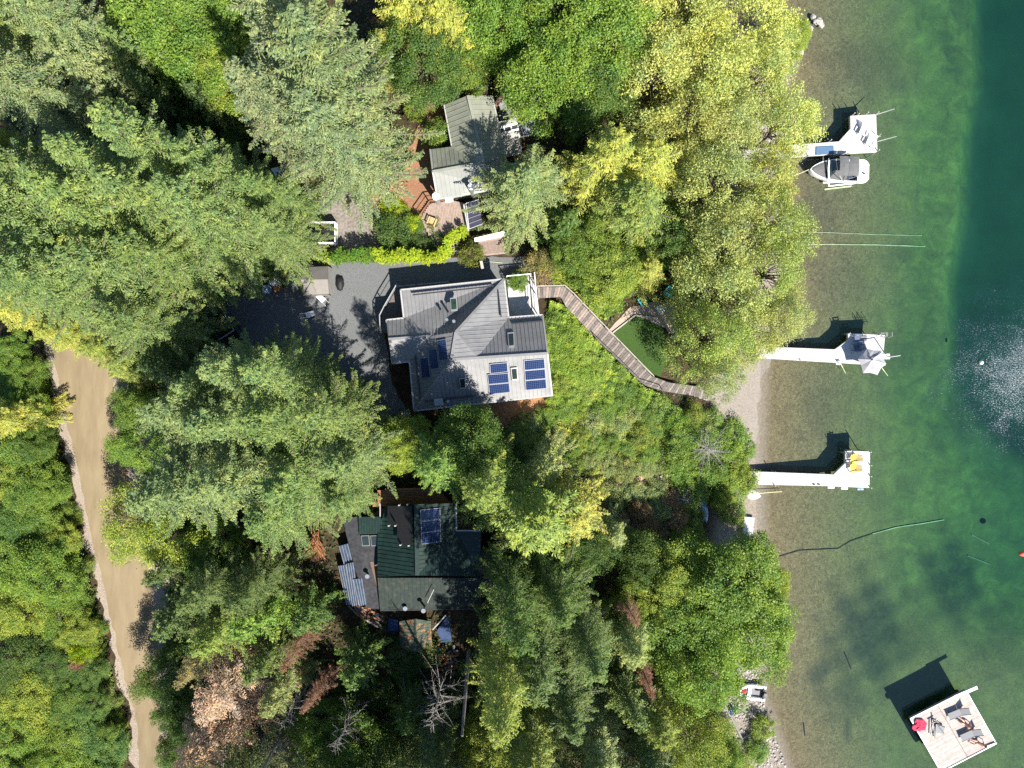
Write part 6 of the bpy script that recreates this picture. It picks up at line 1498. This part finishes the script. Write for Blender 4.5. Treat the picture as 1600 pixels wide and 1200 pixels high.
# ------------------------------------------------------------------ swim raft with people
RA = (1422, 1122.5); RB = (1509, 1078.5); RC = (1556, 1161.5); RD = (1470, 1206)
ZR = .75
def raft():
    q = [P(*p, ZR) for p in (RA, RB, RC, RD)]
    r = thing('swim_raft', 'square pale wooden swim raft anchored in the lower right corner', 'raft', (q[0] + q[2]) / 2 - Vector((0, 0, .7)))
    mid0 = q[0].lerp(q[1], .49); mid1 = q[3].lerp(q[2], .49)
    ms = [PALEWOOD, mat('bleached_wood', (.38, .345, .31), .8, .12, 2.5, .2), mat('pinkish_wood', (.36, .30, .275), .8, .12, 2.5, .2)]
    rr = random.Random(5); mats = [rr.choice(ms) for _ in range(44)]
    g = (q[1] - q[0]).normalized() * .03
    planks(r, [q[0], mid0 - g, mid1 - g, q[3]], 40, PALEWOOD, gap=.006, mats=mats)
    planks(r, [mid0 + g, q[1], q[2], mid1 + g], 40, PALEWOOD, gap=.006, mats=mats[::-1])
    b = MB(); b.slab([p - Vector((0, 0, .055)) for p in q], .25); b.build('frame', WOOD, r)
    for k in (.12, .5, .88):
        a = q[0].lerp(q[1], k); c = q[3].lerp(q[2], k); b = MB(); b.tube(a - Vector((0, 0, .55)), c - Vector((0, 0, .55)), .28, .28, 12); b.build('pontoon', BLACK, r)
    for a, bb in ((q[0], q[1]), (q[1], q[2]), (q[2], q[3]), (q[3], q[0])): b = MB(); b.bar(a + Vector((0, 0, .03)), bb + Vector((0, 0, .03)), .09, .07); b.build('edge_board', WHITEPAINT, r)
    b = MB(); b.bar(P(1492, 1089, ZR + .1), P(1527, 1074, ZR + .1), .30, .06); b.build('diving_board', WHITEPAINT, r)
    b = MB(); b.bar(P(1541, 1167, ZR + .12), P(1557, 1161, ZR + .12), .14, .06); b.build('ladder_top', WHITEPAINT, r)
    # second raft half, its corner cut by the lower edge
    q2 = [P(1440, 1200, .6), P(1472, 1192, .6), P(1490, 1240, .6), P(1440, 1262, .6)]
    return r
raft()
rz_r = math.atan2((P(*RB, 0) - P(*RA, 0)).y, (P(*RB, 0) - P(*RA, 0)).x)
lounger('empty light grey lounger nearest the diving board on the raft', LGREYFAB, P(1494, 1112, ZR + .02), rz_r + math.pi * 0 - .08)
lounger('light grey lounger between the two people on the raft', LGREYFAB, P(1513, 1145, ZR + .02), rz_r - .05)
def pile_cloth(px, py, label, m, sc, seed):
    b = MB(); p = P(px, py, ZR); b.ball((p.x, p.y, p.z + .12), .60, 16, 9, sc, .38, random.Random(seed)); prop(b.build('crumpled_towel', m), label, 'towel')
pile_cloth(1436, 1133, 'crumpled red towel heap at the left corner of the raft', RED, (1.0, .85, .22), 3)
b = MB()
c_ = P(1464, 1136, ZR + .3)
r_ = thing('folding_chair', 'folded grey camp chair with dark frame on the raft', 'folding chair', P(1466, 1138, ZR))
for a, bb in (((1454, 1148, 1), (1458, 1129, 1.2)), ((1459, 1148, 1), (1463, 1122, 1.3)), ((1461, 1153, 1), (1463, 1131, 1.3)), ((1463, 1130, 1.3), (1475, 1146, 1)), ((1464, 1131, 1.4), (1476, 1136, 1.1)), ((1455, 1130, 1.2), (1466, 1127, 1.3))):
    b = MB(); b.bar(P(a[0], a[1], a[2] - .1), P(bb[0], bb[1], bb[2] - .1), .09, .07); b.build('frame_tube', DARKMETAL, r_)
b = MB(); b.add([P(1464, 1133, 1.1), P(1476, 1136, .95), P(1474, 1147, .85), P(1463, 1145, .85)], [(0, 1, 2, 3)]); b.build('seat_fabric', LGREYFAB, r_)

def person(px, py, zr, rz, label, suit, seed=0, sleeping=False):
    """figure reclining: sits on the deck leaning back on the arms, knees bent"""
    c = P(px, py, zr); root = thing('person', label, 'person', c)
    R_ = Matrix.Rotation(rz, 3, 'Z')
    SC = 1.0; J = {'pelvis': (0, 0, .13), 'belly': (-.10, 0, .26), 'chest': (-.24, 0, .45), 'neck': (-.33, 0, .62), 'head': (-.36, 0, .74), 'crown': (-.37, 0, .83),
         'shL': (-.28, .17, .53), 'elL': (-.42, .25, .29), 'haL': (-.48, .27, .06), 'shR': (-.28, -.17, .53), 'elR': (-.40, -.27, .29), 'haR': (-.45, -.32, .06),
         'hiL': (.03, .10, .13), 'knL': (.42, .16, .40), 'anL': (.70, .15, .07), 'toL': (.86, .17, .05), 'hiR': (.03, -.10, .13), 'knR': (.46, -.14, .20), 'anR': (.86, -.18, .07), 'toR': (.98, -.22, .12)}
    Ed = [('pelvis', 'belly'), ('belly', 'chest'), ('chest', 'neck'), ('neck', 'head'), ('head', 'crown'), ('chest', 'shL'), ('shL', 'elL'), ('elL', 'haL'), ('chest', 'shR'), ('shR', 'elR'), ('elR', 'haR'), ('pelvis', 'hiL'), ('hiL', 'knL'), ('knL', 'anL'), ('anL', 'toL'), ('pelvis', 'hiR'), ('hiR', 'knR'), ('knR', 'anR'), ('anR', 'toR')]
    Rd = {'pelvis': .14, 'belly': .12, 'chest': .14, 'neck': .055, 'head': .10, 'crown': .07, 'shL': .06, 'elL': .042, 'haL': .034, 'shR': .06, 'elR': .042, 'haR': .034, 'hiL': .10, 'knL': .062, 'anL': .042, 'toL': .035, 'hiR': .10, 'knR': .062, 'anR': .042, 'toR': .035}
    names = list(J); Rd = {k: v * (1.0 if k in ('haL', 'haR', 'crown', 'head') else 1.2) for k, v in Rd.items()}
    vs = [J[n] for n in names]; es = [(names.index(a), names.index(b)) for a, b in Ed]; rad = [Rd[n] for n in names]
    for s, hn in ((1, 'haL'), (-1, 'haR')):       # five fingers on each hand, flat on the deck behind
        h = Vector(J[hn]); hi = names.index(hn)
        for f in range(5):
            a = math.radians(-150 + (f - 2) * 20 * s) if f else math.radians(-70 * s - 60); Lf = (.05, .075, .085, .08, .06)[f]
            p1 = h + Vector((-math.cos(math.radians((f - 2) * 18)) * Lf, math.sin(math.radians((f - 2) * 18)) * Lf * s, -.02)); p2 = p1 + (p1 - h) * .7 + Vector((0, 0, -.012))
            vs += [tuple(p1), tuple(p2)]; k = len(vs); es += [(hi, k - 2), (k - 2, k - 1)]; rad += [.010, .008]
    off = [tuple(R_ @ Vector(v)) for v in vs]
    me = bpy.data.meshes.new('body'); me.from_pydata(off, es, []); me.materials.append(SKIN)
    o = bpy.data.objects.new('body', me); COL.objects.link(o); sk = o.modifiers.new('Skin', 'SKIN'); 
    lay = me.skin_vertices[0] if me.skin_vertices else None
    if lay is None:
        bpy.context.view_layer.objects.active = o; bpy.ops.mesh.customdata_skin_add(); lay = me.skin_vertices[0]
    for i, rv in enumerate(rad): lay.data[i].radius = (rv, rv)
    lay.data[0].use_root = True
    ss = o.modifiers.new('Sub', 'SUBSURF'); ss.levels = 1; ss.render_levels = 2
    dg = bpy.context.evaluated_depsgraph_get(); me2 = bpy.data.meshes.new_from_object(o.evaluated_get(dg)); bpy.data.objects.remove(o)
    me2.name = 'body'; me2.polygons.foreach_set('use_smooth', [True] * len(me2.polygons)); me2.materials.clear(); me2.materials.append(SKIN)
    o = bpy.data.objects.new('body', me2); COL.objects.link(o); o.parent = root
    def part(name, ctr, rr_, sc, m):
        p = c + R_ @ Vector(ctr); b = MB(); b.ball(p, rr_, 14, 9, sc, .02, random.Random(seed)); x = b.build(name, m, root, smooth=True); return x
    part('hair', (-.395, 0, .80), .108, (1, 1.0, .92), HAIR)
    part('nose', (-.255, 0, .755), .018, (1, .8, 1), SKIN)
    for s in (-1, 1): part('eye', (-.262, s * .035, .785), .012, (1, 1, 1), BLACK); part('ear', (-.36, s * .102, .76), .026, (.7, .4, 1), SKIN)
    part('swimsuit', (-.03, 0, .15), .165, (1.05, 1.1, .75), suit)
    if seed == 1: part('swimsuit_top', (-.235, 0, .455), .155, (.85, 1.0, .5), suit)
    return root
person(1506, 1129, ZR + .02, rz_r + math.pi * .5 + .5, 'person in dark swimwear sitting on the raft between the loungers', BLACK, 1)
person(1526, 1159, ZR + .02, rz_r + math.pi * .5 + .9, 'person in red swimwear sitting on the raft near its lower edge', RUST, 2)

# ------------------------------------------------------------------ water's edge
def rocks():
    rr = random.Random(9)
    for i, (x, y, s) in enumerate(((1246, 53, .95), (1275, 38, .65), (1262, 48, .55), (1247, 70, .7), (1244, 82, 1.0), (1258, 60, .35), (1235, 90, .5), (1268, 30, .4), (1280, 44, .4))):
        g = G(x, y); b = MB(); b.ball((g.x, g.y, max(g.z, -.2) + s * .25), s * .62, 9, 6, (1.1, .85 + rr.uniform(-.2, .3), .65), .22, rr); o = b.build('boulder', STONE)
        prop(o, ('pale boulder left of the rocky point\'s top', 'angular boulder farthest out on the rocky point', 'boulder in the middle of the rocky point', 'boulder beside the low bush on the point', 'largest pale slab boulder on the rocky point', 'small dark boulder in the water by the point', 'boulder touching the shore below the bush', 'small boulder at the tip of the rocky point', 'small boulder just right of the angular boulder')[i], 'boulder')
    # driftwood and cobbles at the bottom
    for i, (a, bb, rad) in enumerate((((1130, 1098), (1160, 1156), .13), (((1138, 1114)), (1151, 1132), .06), ((1104, 1150), (1130, 1136), .10), ((1112, 1100), (1118, 1090), .1), ((1140, 1165), (1170, 1145), .06), ((1118, 1160), (1128, 1172), .1), ((1165, 1120), (1200, 1165), .04), ((1108, 1086), (1111, 1104), .05))):
        b = MB(); b.tube(G(*a, .25), G(*bb, .25), rad, rad * .7, 8); prop(b.build('driftwood_log', PALEBARK), ('longest bleached driftwood log on the lower beach', 'short driftwood stick beside the longest log', 'driftwood log nearest the covered crate', 'bleached stub of driftwood by the alder edge', 'thin driftwood crossing the lower end of the longest log', 'stump of driftwood on the bottom edge', 'thin driftwood stick along the lower waterline', 'thin bleached driftwood at the top of the heap')[i], 'driftwood')
    b = MB(); b.slab([G(1103, 1133, .6), G(1125, 1126, .6), G(1128, 1133, .6), G(1106, 1141, .6)], .3); prop(b.build('grey_bench', GALV), 'grey metal bench on the lower beach by the driftwood', 'bench')
    b = MB(); p = G(1141, 1109, .3); b.ball(p, .38, 10, 7, (1, 1.1, .6), .2, random.Random(6)); prop(b.build('blue_bag', BLUE), 'bright blue bag beside the longest driftwood log', 'bag')
    b = MB(); n = 0
    for i in range(900):
        y = rr.uniform(1020, 1210); x = np.interp((600 - y) * MPP, _sy, _sx) / MPP + 800 - rr.uniform(-6, 60); g = G(x, y); s = rr.uniform(.05, .16); b.ball((g.x, g.y, g.z + s * .3), s, 5, 3, (1, rr.uniform(.7, 1.2), .6), .2, rr)
    for i in range(500):
        y = rr.uniform(10, 560); x = np.interp((600 - y) * MPP, _sy, _sx) / MPP + 800 - rr.uniform(-4, 30); g = G(x, y); s = rr.uniform(.05, .2); b.ball((g.x, g.y, g.z + s * .3), s, 5, 3, (1, rr.uniform(.7, 1.2), .6), .2, rr)
    o = b.build('beach_cobbles', STONE, loc=(25, 0, 0)); prop(o, 'loose cobbles scattered along the beach', 'cobbles', None, 'stuff')
rocks()

def sunken(pts, rad, label, m=HOSE):
    b = MB(); w = []
    for x, y in pts:
        z = -1.5
        for _ in range(5): p = P(x, y, z); z = tz(p.x, p.y) + .07
        w.append(P(x, y, z))
    q = []
    for a, c in zip(w, w[1:]):
        for k in range(6):
            p = a.lerp(c, k / 6); q.append(Vector((p.x, p.y, tz(p.x, p.y) + .07)))
    q.append(w[-1]); b.path(q, rad, 6); prop(b.build('sunken_hose', m), label, 'hose')
sunken([(1225, 385), (1240, 383), (1290, 381.5), (1370, 382.5), (1445, 385)], .05, 'lower of the two pale hoses running out along the lake bed'); sunken([(1238, 376), (1246, 366), (1254, 362.5), (1300, 363.5), (1370, 366.5), (1440, 368)], .03, 'upper, hooked one of the two pale hoses on the lake bed')
sunken([(1216, 870), (1250, 860), (1310, 857), (1330, 845), (1363, 834)], .03, 'dark inshore half of the long curved hose on the lake bed', BLACK); sunken([(1363, 834), (1400, 824), (1440, 818), (1475, 812)], .05, 'pale outer half of the long curved hose on the lake bed')
sunken([(1518, 835), (1546, 850)], .05, 'short pale sunken stick right of the curved hose', WOOD); sunken([(1512, 868), (1548, 882)], .05, 'longer pale sunken stick above the dark weed patch', WOOD)
sunken([(1228, 955), (1232, 965)], .08, 'short dark sunken log near the lower shore', BLACK); sunken([(1256, 1130), (1258, 1150)], .04, 'thin sunken stick near the bottom shore', BLACK); sunken([(1320, 1020), (1330, 1045)], .05, 'dark sunken branch in the weed bed', BLACK)
b = MB(); p = P(1533.5, 566.5, .15); b.ball(p, .2, 12, 8); prop(b.build('white_buoy', GELCOAT, smooth=True), 'small white mooring buoy on the wind ruffled water', 'buoy')
b = MB(); p = P(1598, 865.5, .1); b.ball(p, .3, 12, 8, (1.2, .8, .8)); prop(b.build('red_buoy', ORANGE, smooth=True), 'red float cut by the right edge of the view', 'float')
